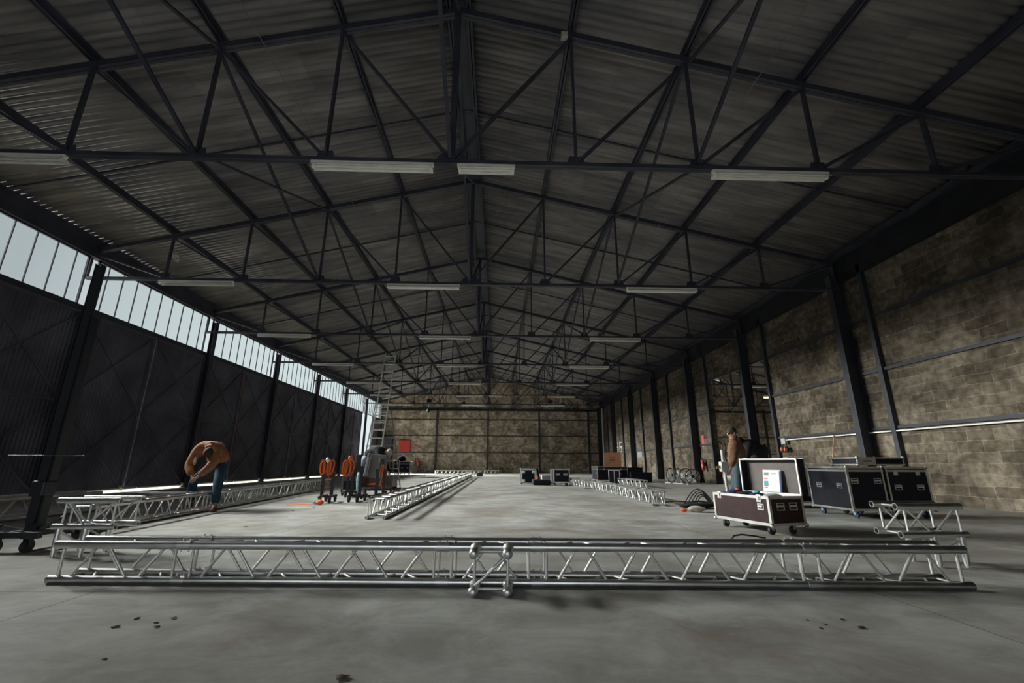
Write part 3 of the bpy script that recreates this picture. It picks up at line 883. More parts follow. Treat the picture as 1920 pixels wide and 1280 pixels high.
# ================================================================== casters, flight cases
def caster(parent, x, y, h=.13, wheel='rubber', blue=False):
    t = MB().box(x - .045, x + .045, y - .035, y + .035, h - .012, h)
    t.bar((x - .028, y, h), (x - .028, y - .02, h * .42), .005, .05, (0, 1, 0)); t.bar((x + .028, y, h), (x + .028, y - .02, h * .42), .005, .05, (0, 1, 0))
    c = t.build('caster', M['chrome'], parent)
    w = MB().tube((x - .02, y - .02, h * .42), (x + .02, y - .02, h * .42), h * .42, 16)
    w.build('wheel', M[wheel], c)
    return c
def case_shell(t, w, d, z0, z1, ply, name='body', edge=.032, trim='profile', mid=None):
    MB().box(0, w, 0, d, z0, z1).build(name, ply, t)
    b = MB(); e = edge; k = .006
    for x in (0, w):
        for y in (0, d):
            b.box(x - (k if x == 0 else e), x + (e if x == 0 else k), y - (k if y == 0 else e), y + (e if y == 0 else k), z0 - k, z1 + k)
    for z in (z0, z1):
        za, zb = (z - k, z + e) if z == z0 else (z - e, z + k)
        for y in (0, d): b.box(-k, w + k, y - (k if y == 0 else e), y + (e if y == 0 else k), za, zb)
        for x in (0, w): b.box(x - (k if x == 0 else e), x + (e if x == 0 else k), -k, d + k, za, zb)
    if mid:
        b.box(-k - .004, w + k + .004, -k - .004, d + k + .004, mid - .02, mid + .02)
    b.build('edge_profile', M[trim], t)
    for x in (0, w):
        for y in (0, d):
            for z in (z0, z1):
                MB().ball((x, y, z), .032, 6, 8).build('ball_corner', M[trim], t)
def handle(t, c, ax, s=1, w=.13, h=.09):
    """recessed handle dish on a face; ax = 'x' (face looks along x) or 'y'"""
    b = MB(); x, y, z = c
    def bx(u0, u1, z0, z1, d0, d1):
        if ax == 'y': b.box(x + u0, x + u1, y + min(d0 * s, d1 * s), y + max(d0 * s, d1 * s), z + z0, z + z1)
        else: b.box(x + min(d0 * s, d1 * s), x + max(d0 * s, d1 * s), y + u0, y + u1, z + z0, z + z1)
    f = .014
    bx(-w / 2, w / 2, h / 2 - f, h / 2, 0, .008); bx(-w / 2, w / 2, -h / 2, -h / 2 + f, 0, .008)
    bx(-w / 2, -w / 2 + f, -h / 2, h / 2, 0, .008); bx(w / 2 - f, w / 2, -h / 2, h / 2, 0, .008)
    o = b.build('handle', M['profile'], t)
    b = MB()
    bx(-w / 2 + .02, w / 2 - .02, -.008, .018, .004, .022)
    b.build('grip', M['chrome'], o)
    return o
def latch(t, c, ax, s=1, w=.09, h=.10):
    b = MB(); x, y, z = c
    def bx(u0, u1, z0, z1, d0, d1):
        if ax == 'y': b.box(x + u0, x + u1, y + min(d0 * s, d1 * s), y + max(d0 * s, d1 * s), z + z0, z + z1)
        else: b.box(x + min(d0 * s, d1 * s), x + max(d0 * s, d1 * s), y + u0, y + u1, z + z0, z + z1)
    bx(-w / 2, w / 2, -h / 2, h / 2, .004, .01); bx(-w / 5, w / 5, -h / 4, h / 4, .01, .022)
    return b.build('butterfly_latch', M['profile'], t, bevel=.004)

# ---- big open case, front right.  local x = along the long front, y = depth
ux = Vector((.2505, -.968)); angA = math.atan2(ux.y, ux.x)
t = thing('flight_case', 'large brown flight case on wheels standing open, lid raised', 'flight case', (3.73, 7.93, 0), angA)
wA, dA, zb, zt = 1.165, .64, .135, .54
case = MB()
for bx_ in ((0, wA, 0, .012, zb, zt), (0, wA, dA - .012, dA, zb, zt), (0, .012, 0, dA, zb, zt), (wA - .012, wA, 0, dA, zb, zt), (0, wA, 0, dA, zb, zb + .012)): case.box(*bx_)
case.build('body', M['brownply'], t)
b = MB(); e = .034; k = .006
for x in (0, wA):
    for y in (0, dA): b.box(x - (k if x == 0 else e), x + (e if x == 0 else k), y - (k if y == 0 else e), y + (e if y == 0 else k), zb, zt)
for za, zc in ((zb - k, zb + e), (zt - e, zt + k)):
    for y in (0, dA): b.box(-k, wA + k, y - (k if y == 0 else .014), y + (.014 if y == 0 else k), za, zc)
    for x in (0, wA): b.box(x - (k if x == 0 else .014), x + (.014 if x == 0 else k), -k, dA + k, za, zc)
b.build('edge_profile', M['profile'], t)
for x in (0, wA):
    for y in (0, dA): MB().ball((x, y, zb), .034, 6, 8).build('ball_corner', M['profile'], t)
MB().box(.01, wA - .01, .01, dA - .01, zb + .02, zb + .26).build('inner_filling', M['blackcloth'], t)
for x in (.15, wA - .18): latch(t, (x, 0, zt - .03), 'y', -1, .085, .11)
handle(t, (wA - .16, 0, zt - .15), 'y', -1, .12, .09)
for y in (.2, .44): handle(t, (wA, y, zt - .14), 'x', 1, .15, .11)
for x, y in ((.12, .12), (wA - .12, .12), (.12, dA - .12), (wA - .12, dA - .12)): caster(t, x, y, .135)
# lid, standing upright on the rear edge
lid = MB(); lh = .56; ly0 = dA - .16 + .16; ly1 = ly0 + .16
for bx_ in ((0, wA, ly1 - .012, ly1, zt + .01, zt + lh), (0, .012, ly0, ly1, zt + .01, zt + lh), (wA - .012, wA, ly0, ly1, zt + .01, zt + lh), (0, wA, ly0, ly1, zt + .01, zt + .022), (0, wA, ly0, ly1, zt + lh - .012, zt + lh)): lid.box(*bx_)
lo_ = lid.build('lid', M['blackply'], t)
MB().box(.013, wA - .013, ly1 - .018, ly1 - .0125, zt + .02, zt + lh - .01).build('lid_lining', M['lining'], lo_)
b = MB()
for bx_ in ((-.006, wA + .006, ly0 - .006, ly0 + .014, zt + .006, zt + .03), (-.006, wA + .006, ly0 - .006, ly0 + .014, zt + lh - .018, zt + lh + .006),
            (-.006, .018, ly0 - .006, ly0 + .014, zt, zt + lh), (wA - .018, wA + .006, ly0 - .006, ly0 + .014, zt, zt + lh),
            (-.006, wA + .006, ly1 - .02, ly1 + .006, zt + lh - .02, zt + lh + .006), (wA - .02, wA + .006, ly1 - .02, ly1 + .006, zt, zt + lh)): b.box(*bx_)
b.build('lid_edge_profile', M['profile'], lo_)
for x in (.15, wA - .18): latch(lo_, (x, ly0, zt + lh - .0), 'y', -1, .09, .03)
def wA_(x, y, z):   # local -> world for the open case
    return (3.73 + ux.x * x - ux.y * y, 7.93 + ux.y * x + ux.x * y, z)
# paper packet leaning in the lid
t = thing('printed_packet', 'white printed plastic packet leaning inside the raised case lid', 'packet', wA_(.40, dA + .06, zt + .03), angA)
RX = Matrix.Rotation(-.12, 4, 'X')
MB().box(0, .36, -.012, .012, 0, .35, RX).build('sheet', M['paper'], t, bevel=.004)
for (x0, x1, z0, z1, m) in ((.03, .12, .26, .31, 'greyprint'), (.02, .10, .20, .215, 'redprint'), (.025, .11, .09, .17, 'teal'), (.03, .10, .06, .075, 'redprint'), (.18, .28, .285, .293, 'greyprint'), (.335, .362, .0, .33, 'blue')):
    MB().box(x0, x1, -.016, -.0125, z0, z1, RX).build('print_mark', M[m], t)
# bags and cables stuffed in the case
def blob(name, label, cat, c, sc, m, jit=.12, rz=0.0, group=None):
    t_ = MB().ball((0, 0, 0), 1, 9, 14, sc, jit)
    o = t_.build(name, M[m]); o.location = c; o.rotation_euler = (0, 0, rz)
    ss = o.modifiers.new('sub', 'SUBSURF'); ss.levels = 1; ss.render_levels = 1
    return tag(o, label, cat, group)
blob('cloth_bag', 'purple cloth bag at the left end of the open case', 'bag', wA_(.12, .34, .535), (.10, .15, .06), 'purple', .15, angA)
blob('cloth_bag', 'black crumpled bag in the middle of the open case', 'bag', wA_(.38, .32, .53), (.14, .17, .055), 'blackcloth', .2, angA)
blob('cloth_bag', 'dark purple bag below the printed packet in the open case', 'bag', wA_(.66, .28, .525), (.12, .14, .045), 'purple', .2, angA)
blob('plastic_roll', 'small teal roll between the bags in the open case', 'roll', wA_(.52, .44, .56), (.05, .04, .035), 'teal', .05, angA)
blob('wrapped_bundle', 'grey crumpled wrapping at the right end of the open case', 'bundle', wA_(.90, .34, .53), (.13, .15, .04), 'palegrey', .2, angA)
blob('orange_clip', 'small orange clip on the purple bag in the open case', 'clip', wA_(.24, .30, .60), (.03, .03, .02), 'orangeplastic', .05, angA)

# ---- stack of two black cases at the right
def black_case(label, loc, rz, w, d, z1, handles_y=(), handles_x=(), lid_line=None, wheels='bluewheel', latches=(), trim='profile', z0=.15, group='black flight cases'):
    t = thing('flight_case', label, 'flight case', loc, rz, group)
    case_shell(t, w, d, z0, z1, M['blackply'], mid=lid_line, trim=trim)
    for c in handles_y: handle(t, (c[0], 0, c[1]), 'y', -1, .15, .10)
    for c in handles_x: handle(t, (0, c[0], c[1]), 'x', -1, .14, .10)
    for c in latches: latch(t, (c[0], 0, c[1]), 'y', -1)
    if z0 > .05:
        for x, y in ((.12, .12), (w - .12, .12), (.12, d - .12), (w - .12, d - .12)): caster(t, x, y, z0, wheels)
    return t
rB = math.radians(-5)
black_case('black flight case on blue wheels, left one of the pair below the flat case', (6.92, 8.9, 0), rB + math.radians(6), .74, 1.12, .97,
           ((.13, .70), (.60, .70)), ((.25, .60), (.82, .60)), .895)
black_case('black flight case standing right of its twin, near the right wall', (7.74, 8.93, 0), rB + math.radians(6), .86, 1.1, .97, ((.2, .58), (.66, .58)), (), .895, latches=((.2, .86), (.66, .86)))
t = thing('flight_case', 'flat silver-edged briefcase lying on top of the black case pair', 'flight case', (7.33, 9.08, 1.006), math.radians(1), 'black flight cases')
case_shell(t, .98, .7, .0, .15, M['blackply'], edge=.02)
MB().box(.0, .38, -.012, -.004, .02, .13).build('front_plate', M['profile'], t)
b = MB().bar((.12, -.035, .075), (.27, -.035, .075), .02, .025); b.bar((.12, 0, .075), (.12, -.035, .075), .02, .02); b.bar((.27, 0, .075), (.27, -.035, .075), .02, .02); b.build('carry_handle', M['rubber'], t)
black_case('low black flight case standing behind the open brown case', (6.35, 11.0, 0), math.radians(5), 2.0, .8, .60, (), (), .52, z0=.12)
t = thing('power_tool', 'orange and black power tool on the low black case', 'tool', (7.55, 11.3, .607), .1)
MB().box(.0, .32, -.06, .10, 0, .14).build('housing', M['orangeplastic'], t, bevel=.03)
b = MB().hexa([(.05, -.05, .14), (.3, -.05, .14), (.3, .09, .14), (.05, .09, .14), (.05, -.05, .34), (.17, -.05, .30), (.17, .09, .30), (.05, .09, .34)]); b.build('motor_head', M['rubber'], t, bevel=.02)
MB().torus((-.06, .02, .07), .05, .018, 'Y', 16, 6).build('grip', M['orangeplastic'], t)
MB().tube((.09, -.055, .2), (.09, -.062, .2), .022, 10).build('round_badge', M['palegrey'], t)

# ---- cases in the right middle distance
t = black_case('black case with the carton on it, right middle distance', (5.80, 26.6, 0), math.radians(2), 1.8, 1.3, .86, (), ((.3, .5),), .72, latches=((.4, .72), (1.4, .72)), z0=.1, group='cases in the middle distance')
MB().box(.75, .92, -.012, -.008, .40, .56).build('emblem', M['palegrey'], t)
for z in (.47, .39): MB().box(.98, 1.40, -.012, -.008, z, z + .045).build('stencil_line', M['palegrey'], t)
t = thing('cardboard_box', 'brown cardboard carton standing on the black case', 'box', (6.30, 26.95, .87), math.radians(-14))
MB().box(0, 1.0, 0, .75, 0, .8).build('carton', M['card'], t)
MB().box(0, 1.0, .34, .41, .8, .803).build('tape', M['lightcloth'], t)
b = MB()
for z, w in ((.52, .32), (.42, .4), (.30, .32)): b.box(.5 - w / 2, .5 + w / 2, -.004, -.001, z, z + .025)
for x in (.36, .46, .56): b.box(x, x + .05, -.004, -.001, .34, .40)
b.build('printed_marks', M['ink'], t)
t = thing('speaker_case', 'narrow grey-edged case with two dark panels before the carton case', 'case', (5.55, 22.9, 0), math.radians(-12), 'cases in the middle distance')
MB().box(0, .55, 0, .4, 0, .72).build('body', M['profile'], t)
for x in (.03, .29): MB().box(x, x + .23, -.01, 0, .04, .68).build('front_panel', M['blackply'], t)
black_case('low wide black box right of the carton case', (7.66, 26.2, 0), 0, 1.2, .9, .55, (), (), None, z0=.0, trim='blackply', group='cases in the middle distance')
black_case('black box standing behind the low wide black box', (8.2, 28.9, 0), 0, 1.0, .9, .80, (), (), None, z0=.0, trim='blackply', group='cases in the middle distance')

# ---- cases in the centre distance
t = thing('flight_case', 'white-edged case tipped with its four pale wheels towards the camera', 'flight case', (1.18, 23.7, 0), 0, 'cases in the middle distance')
case_shell(t, .78, .6, 0, .76, M['blackply'], edge=.07)
for x in (.14, .64):
    for z in (.16, .60):
        c = MB().box(x - .07, x + .07, -.04, -.004, z - .07, z + .07).build('caster', M['chrome'], t)
        MB().tube((x - .03, -.10, z), (x + .03, -.10, z), .07, 14).build('wheel', M['whitewheel'], c)
t = thing('case_lid', 'pale-edged case lid leaning beside the tipped case', 'lid', (2.14, 23.7, 0), 0)
RL = Matrix.Rotation(-.22, 4, 'Y')
MB().box(0, .1, 0, .6, .02, .78, RL).build('panel', M['blackply'], t)
b = MB(); b.box(-.02, .0, 0, .05, .02, .78, RL); b.box(-.02, .0, .55, .6, .02, .78, RL); b.box(-.02, .0, 0, .6, .73, .78, RL); b.build('edge_profile', M['profile'], t)
t = MB().box(0, .85, 0, .5, 0, .26).build('tool_bag', M['blackcloth'], bevel=.06); t.location = (1.72, 22.4, 0); tag(t, 'long low black tool bag between the tipped case and the rack case', 'bag')
blob('glove', 'small orange glove on the black tool bag', 'glove', (1.95, 22.6, .29), (.09, .06, .04), 'orangeplastic')
t = thing('rack_case', 'black rack case on wheels with an open pale front frame', 'flight case', (2.66, 22.0, 0), math.radians(0), 'cases in the middle distance')
case_shell(t, .78, .7, .15, .76, M['blackply'], edge=.035)
b = MB(); b.box(-.16, -.10, -.1, -.04, .15, .80); b.box(-.16, .02, -.1, -.04, .74, .80); b.box(-.16, .02, -.1, -.04, .15, .21); b.box(-.02, .04, -.1, -.04, .15, .80); b.build('open_frame', M['profile'], t)
for x in (.22, .58): handle(t, (x, 0, .52), 'y', -1, .2, .1)
for x, y in ((.12, .12), (.66, .12), (.12, .58), (.66, .58)): caster(t, x, y, .15)
t = MB().box(0, .6, 0, .4, 0, .42).build('crate', M['palegrey'], bevel=.02); t.location = (2.35, 24.6, 0); tag(t, 'pale grey crate behind the black tool bag', 'crate')

# ---- case stack in the far left corner
black_case('silver-edged black case far left near the red cabinet, with a bag on it', (-8.95, 41.8, 0), 0, .95, .8, 1.15, ((.22, .62), (.73, .62)), (), .95, z0=.2, group='cases in the far left corner')
black_case('narrow silver-edged case at the left of the far corner case', (-9.5, 42.0, 0), 0, .46, .8, 1.25, (), (), .95, z0=.2, group='cases in the far left corner')
blob('black_bag', 'round black bag on top of the far corner cases', 'bag', (-8.9, 42.3, 1.42), (.40, .3, .25), 'blackcloth', .12)
for q, (x, y, s, lab) in enumerate(((-7.4, 34.5, .5, 'small dark cloth heap on the floor left of the far chain'), (-4.95, 33.5, .8, 'flat dark sheet on the floor behind the left aisle truss'))):
    blob('floor_sheet', lab, 'cloth', (x, y, .025), (s, s * .7, .022), 'blackcloth', .1)
t = thing('dark_pouch', 'small dark blue pouch at the far end of the left aisle truss', 'pouch', (-1.75, 37.6, 0)); MB().box(0, .5, 0, .3, 0, .3).build('pouch', M['bluewheel'], t, bevel=.06)

# ---- drum fans by the right wall
def fan(label, loc, rz, sc=1.0, tilt=0.0):
    t = thing('drum_fan', label, 'fan', loc, rz, 'round metal fans')
    b = MB()
    for R in (.33, .25, .17, .09): b.torus((0, -.1, .38), R, .008, 'Y', 28, 5)
    for k in range(12):
        a = k * PI / 6; b.tube((math.cos(a) * .06, -.1, .38 + math.sin(a) * .06), (math.cos(a) * .33, -.1, .38 + math.sin(a) * .33), .005, 5)
    b.build('guard', M['chrome'], t)
    MB().torus((0, 0, .38), .345, .022, 'Y', 30, 6).build('drum', M['blackmetal'], t)
    MB().tube((0, -.06, .38), (0, .12, .38), .08, 14).build('motor', M['blackmetal'], t)
    for k in range(4):
        a = k * PI / 2 + .4
        MB().bar((math.cos(a) * .06, 0, .38 + math.sin(a) * .06), (math.cos(a) * .29, .02, .38 + math.sin(a) * .29), .14, .008, (math.cos(a + 1.2), .5, math.sin(a + 1.2))).build('blade', M['palegrey'], t)
    b = MB(); b.bar((-.3, 0, .03), (.3, 0, .03), .04, .03)
    for s in (-1, 1): b.bar((s * .28, 0, .03), (s * .33, 0, .38), .03, .02, (0, 1, 0)); b.bar((s * .28, -.18, .015), (s * .28, .18, .015), .03, .03)
    b.build('stand', M['palegrey'], t)
    t.scale = (sc, sc, sc)
    return t
fan('leftmost of the round fans on the floor by the right wall', (9.75, 25.6, 0), .5, 1.1)
fan('second from left of the round fans by the right wall', (9.95, 25.0, 0), .7, 1.1)
fan('second from right of the round fans by the right wall', (10.15, 24.5, 0), .2, 1.1)
fan('rightmost bright round fan by the right wall', (10.2, 23.8, 0), -.15, 1.05)

# ---- cables, straps and cloth heap left of the open case
b = MB()
def arc(cx, cy, r0, h, a0, n=8, rr=.012, dz=0):
    pts = []
    for k in range(n + 1):
        u = k / n; pts.append(Vector((cx + math.cos(a0) * r0 * (2 * u - 1), cy + math.sin(a0) * r0 * (2 * u - 1), rr + dz + h * math.sin(PI * u))))
    b.path(pts, rr, 6)
for q in range(5): arc(5.2 + q * .07, 11.9 + q * .1, .42 - q * .04, .38 - q * .05, .1 + q * .12)
arc(4.75, 12.1, .5, .06, -.2); arc(5.0, 11.5, .45, .10, .15, rr=.02)
tag(b.build('cable_loops', M['rubber']), 'tangle of black cable loops on the floor left of the open case', 'cable')
blob('cloth_heap', 'long black cloth bundle on the floor left of the open case', 'cloth', (4.75, 10.9, .07), (.5, .16, .07), 'blackcloth', .2, .2)
blob('cloth_heap', 'cream cloth bundle on the floor at the left foot of the open case', 'cloth', (4.35, 10.1, .07), (.22, .12, .065), 'lightcloth', .2, .1)
blob('glove', 'orange glove on the floor beside the cream cloth', 'glove', (4.07, 10.12, .04), (.08, .05, .035), 'orangeplastic', .1)
blob('cloth_heap', 'dark purple heap behind the open case at the feet of the standing man', 'cloth', (4.75, 9.15, .2), (.26, .18, .20), 'purple', .2, .1)

# ================================================================== ladder
t = thing('extension_ladder', 'tall aluminium extension ladder standing open left of the centre', 'ladder', (-4.5, 18.3, 0))
def lad(top, bot, w_top, w_bot, nr, name, m='alu_dull', th=.06):
    top = Vector(top); bot = Vector(bot)
    for s in (-1, 1):
        MB().bar(bot + Vector((s * w_bot / 2, 0, 0)), top + Vector((s * w_top / 2, 0, 0)), .035, th, (0, 1, 0)).build('side_rail', M[m], t)
    for k in range(nr):
        u = (k + .5) / nr; p = bot.lerp(top, u); w = w_bot + (w_top - w_bot) * u
        MB().tube(p + Vector((-w / 2, 0, 0)), p + Vector((w / 2, 0, 0)), .016, 8).build('rung', M[m], t)
lad((-.14, .1, 5.55), (-.30, -.6, 1.1), .44, .46, 13, 'upper')
lad((-.22, -.35, 3.3), (-.36, -1.0, 0.0), .52, .60, 11, 'lower')
lad((-.10, .05, 3.1), (.15, 1.0, 0.02), .34, .62, 10, 'rear', 'greyplastic', .05)

# ================================================================== lifting stands
def wheel_fork(parent, x, y, r=.06):
    b = MB().box(x - .05, x + .05, y - .05, y + .05, r * 2 + .01, r * 2 + .03); b.bar((x - .035, y, r * 2 + .02), (x - .035, y, r), .006, .05, (0, 1, 0)); b.bar((x + .035, y, r * 2 + .02), (x + .035, y, r), .006, .05, (0, 1, 0))
    c = b.build('caster', M['blackmetal'], parent)
    MB().tube((x - .022, y, r), (x + .022, y, r), r, 16).build('wheel', M['rubber'], c)
# big stand at the left edge
t = thing('lifting_stand', 'tall black wheeled lifting stand at the left edge', 'stand', (-5.55, 5.85, 0))
b = MB(); b.box(-.07, .07, -.05, .05, .12, 2.9); b.box(-.045, .045, -.09, -.05, .3, 3.6); b.build('mast', M['blackmetal'], t)
b = MB(); b.bar((-.1, -.25, .19), (-.1, .75, .19), .07, .06); b.bar((.1, -.25, .19), (.1, .75, .19), .07, .06); b.bar((-.28, -.22, .19), (.28, -.22, .19), .07, .06); b.build('base_frame', M['blackmetal'], t)
for x, y in ((-.16, -.24), (.16, -.2), (-.1, .72), (.12, .72)): wheel_fork(t, x, y, .07)
b = MB(); b.bar((-.07, 0, .2), (-.28, -.1, .26), .035, .035); b.ball((-.3, -.1, .26), .035, 6, 8); b.bar((.07, 0, .22), (.25, .05, .34), .03, .03); b.ball((.26, .05, .34), .035, 6, 8); b.build('brake_lever', M['blackmetal'], t)
MB().box(-.085, .085, -.11, .06, .60, .78).build('winch_housing', M['blackmetal'], t, bevel=.02)
b = MB(); b.tube((-.45, -.1, 1.075), (.46, -.1, 1.075), .006, 8); b.build('cross_rod', M['wire'], t)

def strap_loops(parent, c, n, w=.16, h=.42, side=(0, 1, 0)):
    for k in range(n):
        pts = []; ph = random.uniform(-.3, .3); ww = w * random.uniform(.5, 1); hh = h * random.uniform(.7, 1)
        dx = (k - (n - 1) / 2) * .07
        for q in range(13):
            a = 2 * PI * q / 12
            pts.append(Vector((c[0] + dx + ww * .5 * math.sin(a) + ph * (1 - math.cos(a)) * .1, c[1] + .03 * k, c[2] - hh / 2 + hh / 2 * math.cos(a))))
        MB().ribbon(pts, .06, .030, side).build('strap_loop', M['orange'], parent)
def hoist(label, loc, rz=0, gap=.28, h=1.0):
    t = thing('winch_frame', label, 'stand', loc, rz, 'black winch frames')
    for s in (-1, 1): MB().box(s * gap / 2 - .035, s * gap / 2 + .035, -.04, .04, .14, h * .78).build('upright', M['blackmetal'], t)
    MB().box(-gap / 2 - .05, gap / 2 + .05, -.05, .05, h * .66, h * .8).build('cross_head', M['blackmetal'], t)
    MB().box(-.06, .06, -.05, .05, h * .78, h * 1.06).build('winch_housing', M['blackmetal'], t, bevel=.015)
    b = MB(); b.bar((-gap / 2, -.18, .16), (-gap / 2, .5, .16), .06, .05); b.bar((gap / 2, -.18, .16), (gap / 2, .5, .16), .06, .05); b.bar((-gap / 2, 0, .16), (gap / 2, 0, .16), .06, .05); b.build('base_frame', M['blackmetal'], t)
    for x, y in ((-gap / 2, -.15), (gap / 2, -.15), (-gap / 2, .45), (gap / 2, .45)): wheel_fork(t, x, y, .065)
    return t
h1 = hoist('black wheeled winch frame nearest the bending man, orange straps on top', (-4.48, 12.3, 0), .1, .24, .98)
s1 = thing('ratchet_strap', 'orange ratchet strap looped over the left winch frame', 'strap', (-4.48, 12.2, .98), .1)
strap_loops(s1, (-.10, -.05, .10), 2, .2, .48); strap_loops(s1, (.08, -.06, .10), 2, .14, .40)
MB().ball((.0, -.1, .10), .06, 6, 8, (1, 1, 1.2)).build('ratchet', M['chrome'], s1)
MB().ribbon([Vector((.04, -.10, .0)), Vector((.07, -.12, -.4)), Vector((.0, -.14, -.7)), Vector((-.05, -.25, -.95))], .05, .006).build('hanging_tail', M['orange'], s1)
s2 = thing('ratchet_strap', 'orange strap heap trailing on the floor before the left winch frame', 'strap', (-4.45, 11.75, 0), 0)
MB().ribbon([Vector((0, 0, .05)), Vector((-.2, -.05, .012)), Vector((-.45, -.12, .02)), Vector((-.75, -.1, .006))], .06, .006, (0, 1, .2)).build('strap_tail', M['orange'], s2)
MB().ball((.02, 0, .06), .09, 7, 10, (1.1, .9, .6), .2).build('strap_bundle', M['orange'], s2)
MB().ball((-.08, .02, .06), .06, 6, 8, (1.3, .8, .8), .1).build('ratchet', M['teal'], s2)

h2 = hoist('black wheeled winch frame in the middle of the equipment group', (-3.82, 12.6, 0), -.05, .22, 1.16)
h3 = hoist('black winch frame at the right of the equipment group', (-3.24, 12.85, 0), 0, .2, 1.06)
h4 = hoist('black winch frame at the back left of the equipment group', (-4.45, 14.3, 0), .1, .30, .95)
s3 = thing('ratchet_strap', 'orange ratchet strap coiled on the middle winch frame', 'strap', (-4.05, 12.45, 1.0), 0)
strap_loops(s3, (0, 0, .08), 3, .26, .5)
MB().ball((.06, -.04, .14), .06, 6, 8).build('strap_knot', M['orange'], s3)
s4 = thing('ratchet_strap', 'orange ratchet strap hanging at the right winch frame beside the stooping person', 'strap', (-3.16, 12.72, .62), 0)
strap_loops(s4, (-.02, 0, .35), 1, .07, .42)
MB().ribbon([Vector((0, -.02, .1)), Vector((-.05, -.03, -.12)), Vector((0, -.02, -.28))], .06, .006).build('strap_tail', M['palegrey'], s4)
# long dolly beams on the floor
b = MB(); b.box(0, 2.4, -.06, .06, .10, .2)
d = thing('low_dolly', 'long low black dolly beam on the floor behind the winch frames', 'dolly', (-5.05, 16.1, 0), -.03)
b.build('beam', M['blackmetal'], d)
for x in (.1, 1.2, 2.3): wheel_fork(d, x, 0, .045)
# grey case / monitor and its box
t = thing('equipment_box', 'grey-edged open equipment box below the grey monitor', 'box', (-3.98, 13.4, 0), 0)
b = MB(); b.box(0, .95, 0, .6, .30, .34); b.box(0, .04, 0, .6, .30, .62); b.box(.91, .95, 0, .6, .30, .62); b.box(0, .95, .56, .6, .3, .62); b.build('tray', M['greyplastic'], t)
b = MB()
for x in (.04, .9):
    for y in (.04, .55): b.box(x - .025, x + .025, y - .025, y + .025, .1, .3)
b.build('legs', M['blackmetal'], t)
for x in (.06, .88): wheel_fork(t, x, .1, .045)
s5 = thing('ratchet_strap', 'pile of orange straps lying in the equipment box', 'strap', (-3.5, 13.65, .35), 0)
for k in range(4): MB().torus((random.uniform(-.15, .15), random.uniform(-.1, .1), .03 + .035 * k), .15 - .02 * k, .028, 'Z', 16, 6).build('strap_coil', M['orange'], s5)
MB().ribbon([Vector((.1, -.2, .12)), Vector((.2, -.32, .0)), Vector((.2, -.34, -.22))], .06, .006).build('strap_tail', M['orange'], s5)
t = thing('monitor', 'tilted grey monitor case standing in the middle of the equipment group', 'monitor', (-3.92, 13.45, .62), 0)
RT = Matrix.Rotation(.10, 4, 'Y') @ Matrix.Rotation(-.12, 4, 'X')
MB().box(0, .60, 0, .16, 0, .68, RT).build('shell', M['greyplastic'], t, bevel=.025)
MB().box(.04, .07, -.012, 0, .05, .57, RT).build('edge_ridge', M['palegrey'], t)
MB().box(.10, .12, -.012, 0, .05, .57, RT).build('edge_ridge', M['palegrey'], t)
MB().box(.38, .46, -.012, 0, .42, .56, RT).build('label_plate', M['palegrey'], t)
# pale side box left of the middle frame
t = thing('equipment_trolley', 'grey-framed trolley box behind the middle winch frame', 'trolley', (-5.0, 14.9, 0), 0)
b = MB()
for x in (0, .75):
    for y in (0, .5): b.box(x, x + .04, y, y + .04, .12, .62)
for z in (.16, .58): b.box(0, .79, 0, .04, z, z + .04); b.box(0, .79, .5, .54, z, z + .04); b.box(0, .04, 0, .54, z, z + .04); b.box(.75, .79, 0, .54, z, z + .04)
b.build('frame', M['greyplastic'], t)
MB().box(.05, .74, .05, .49, .2, .45).build('drawer', M['blackply'], t)
for x, y in ((.05, .05), (.74, .05)): wheel_fork(t, x, y, .05)

# stick-like hoist pole in front of the standing man
t = thing('crank_pole', 'pale blue-grey crank pole held in front of the standing man', 'pole', (4.76, 9.45, 0))
MB().tube((0, 0, .0), (-.03, 0, 1.30), .03, 10).build('pole', M['palegrey'], t)
MB().box(-.10, .05, -.06, .06, .86, 1.06).build('gear_housing', M['palegrey'], t, bevel=.01)
MB().tube((-.10, 0, .96), (-.19, 0, .94), .025, 8).build('brass_knob', M['bronze'], t)
MB().path([(-.03, 0, 1.3), (-.02, -.02, 1.42), (-.10, -.02, 1.5), (-.17, 0, 1.46)], .012, 6).build('crank_cable', M['rubber'], t)
MB().path([(.02, -.01, 1.5), (.06, -.02, 1.35), (.02, -.03, 1.2), (.05, 0, 1.0)], .014, 6).build('hanging_cable', M['rubber'], t)
MB().box(-.09, .09, -.09, .09, 0, .02).build('foot_plate', M['blackmetal'], t)

# chain hoists
def chain_hoist(x, y, z, label, chain=True):
    t = thing('chain_hoist', label, 'hoist', (x, y, z))
    MB().box(-.18, .22, -.12, .12, 0, .3).build('motor', M['blackmetal'], t, bevel=.04)
    MB().box(-.05, .05, -.04, .04, .3, .5).build('hook_block', M['red'], t)
    MB().tube((0, 0, .5), (0, 0, sheet(x) - .07 - z), .012, 6).build('upper_chain', M['wire'], t)
    if chain:
        MB().tube((0, 0, 0), (0, 0, -z), .012, 6).build('load_chain', M['wire'], t)
        MB().ball((0, 0, -.62), .14, 6, 10, (1, 1, 1.3)).build('chain_bag', M['blackmetal'], t)
chain_hoist(-5.7, 36, 5.75, 'black chain hoist hanging far left of the ridge, chain down to the floor')
chain_hoist(4.4, 37.8, 6.0, 'small black chain hoist hanging far right under the roof', False)

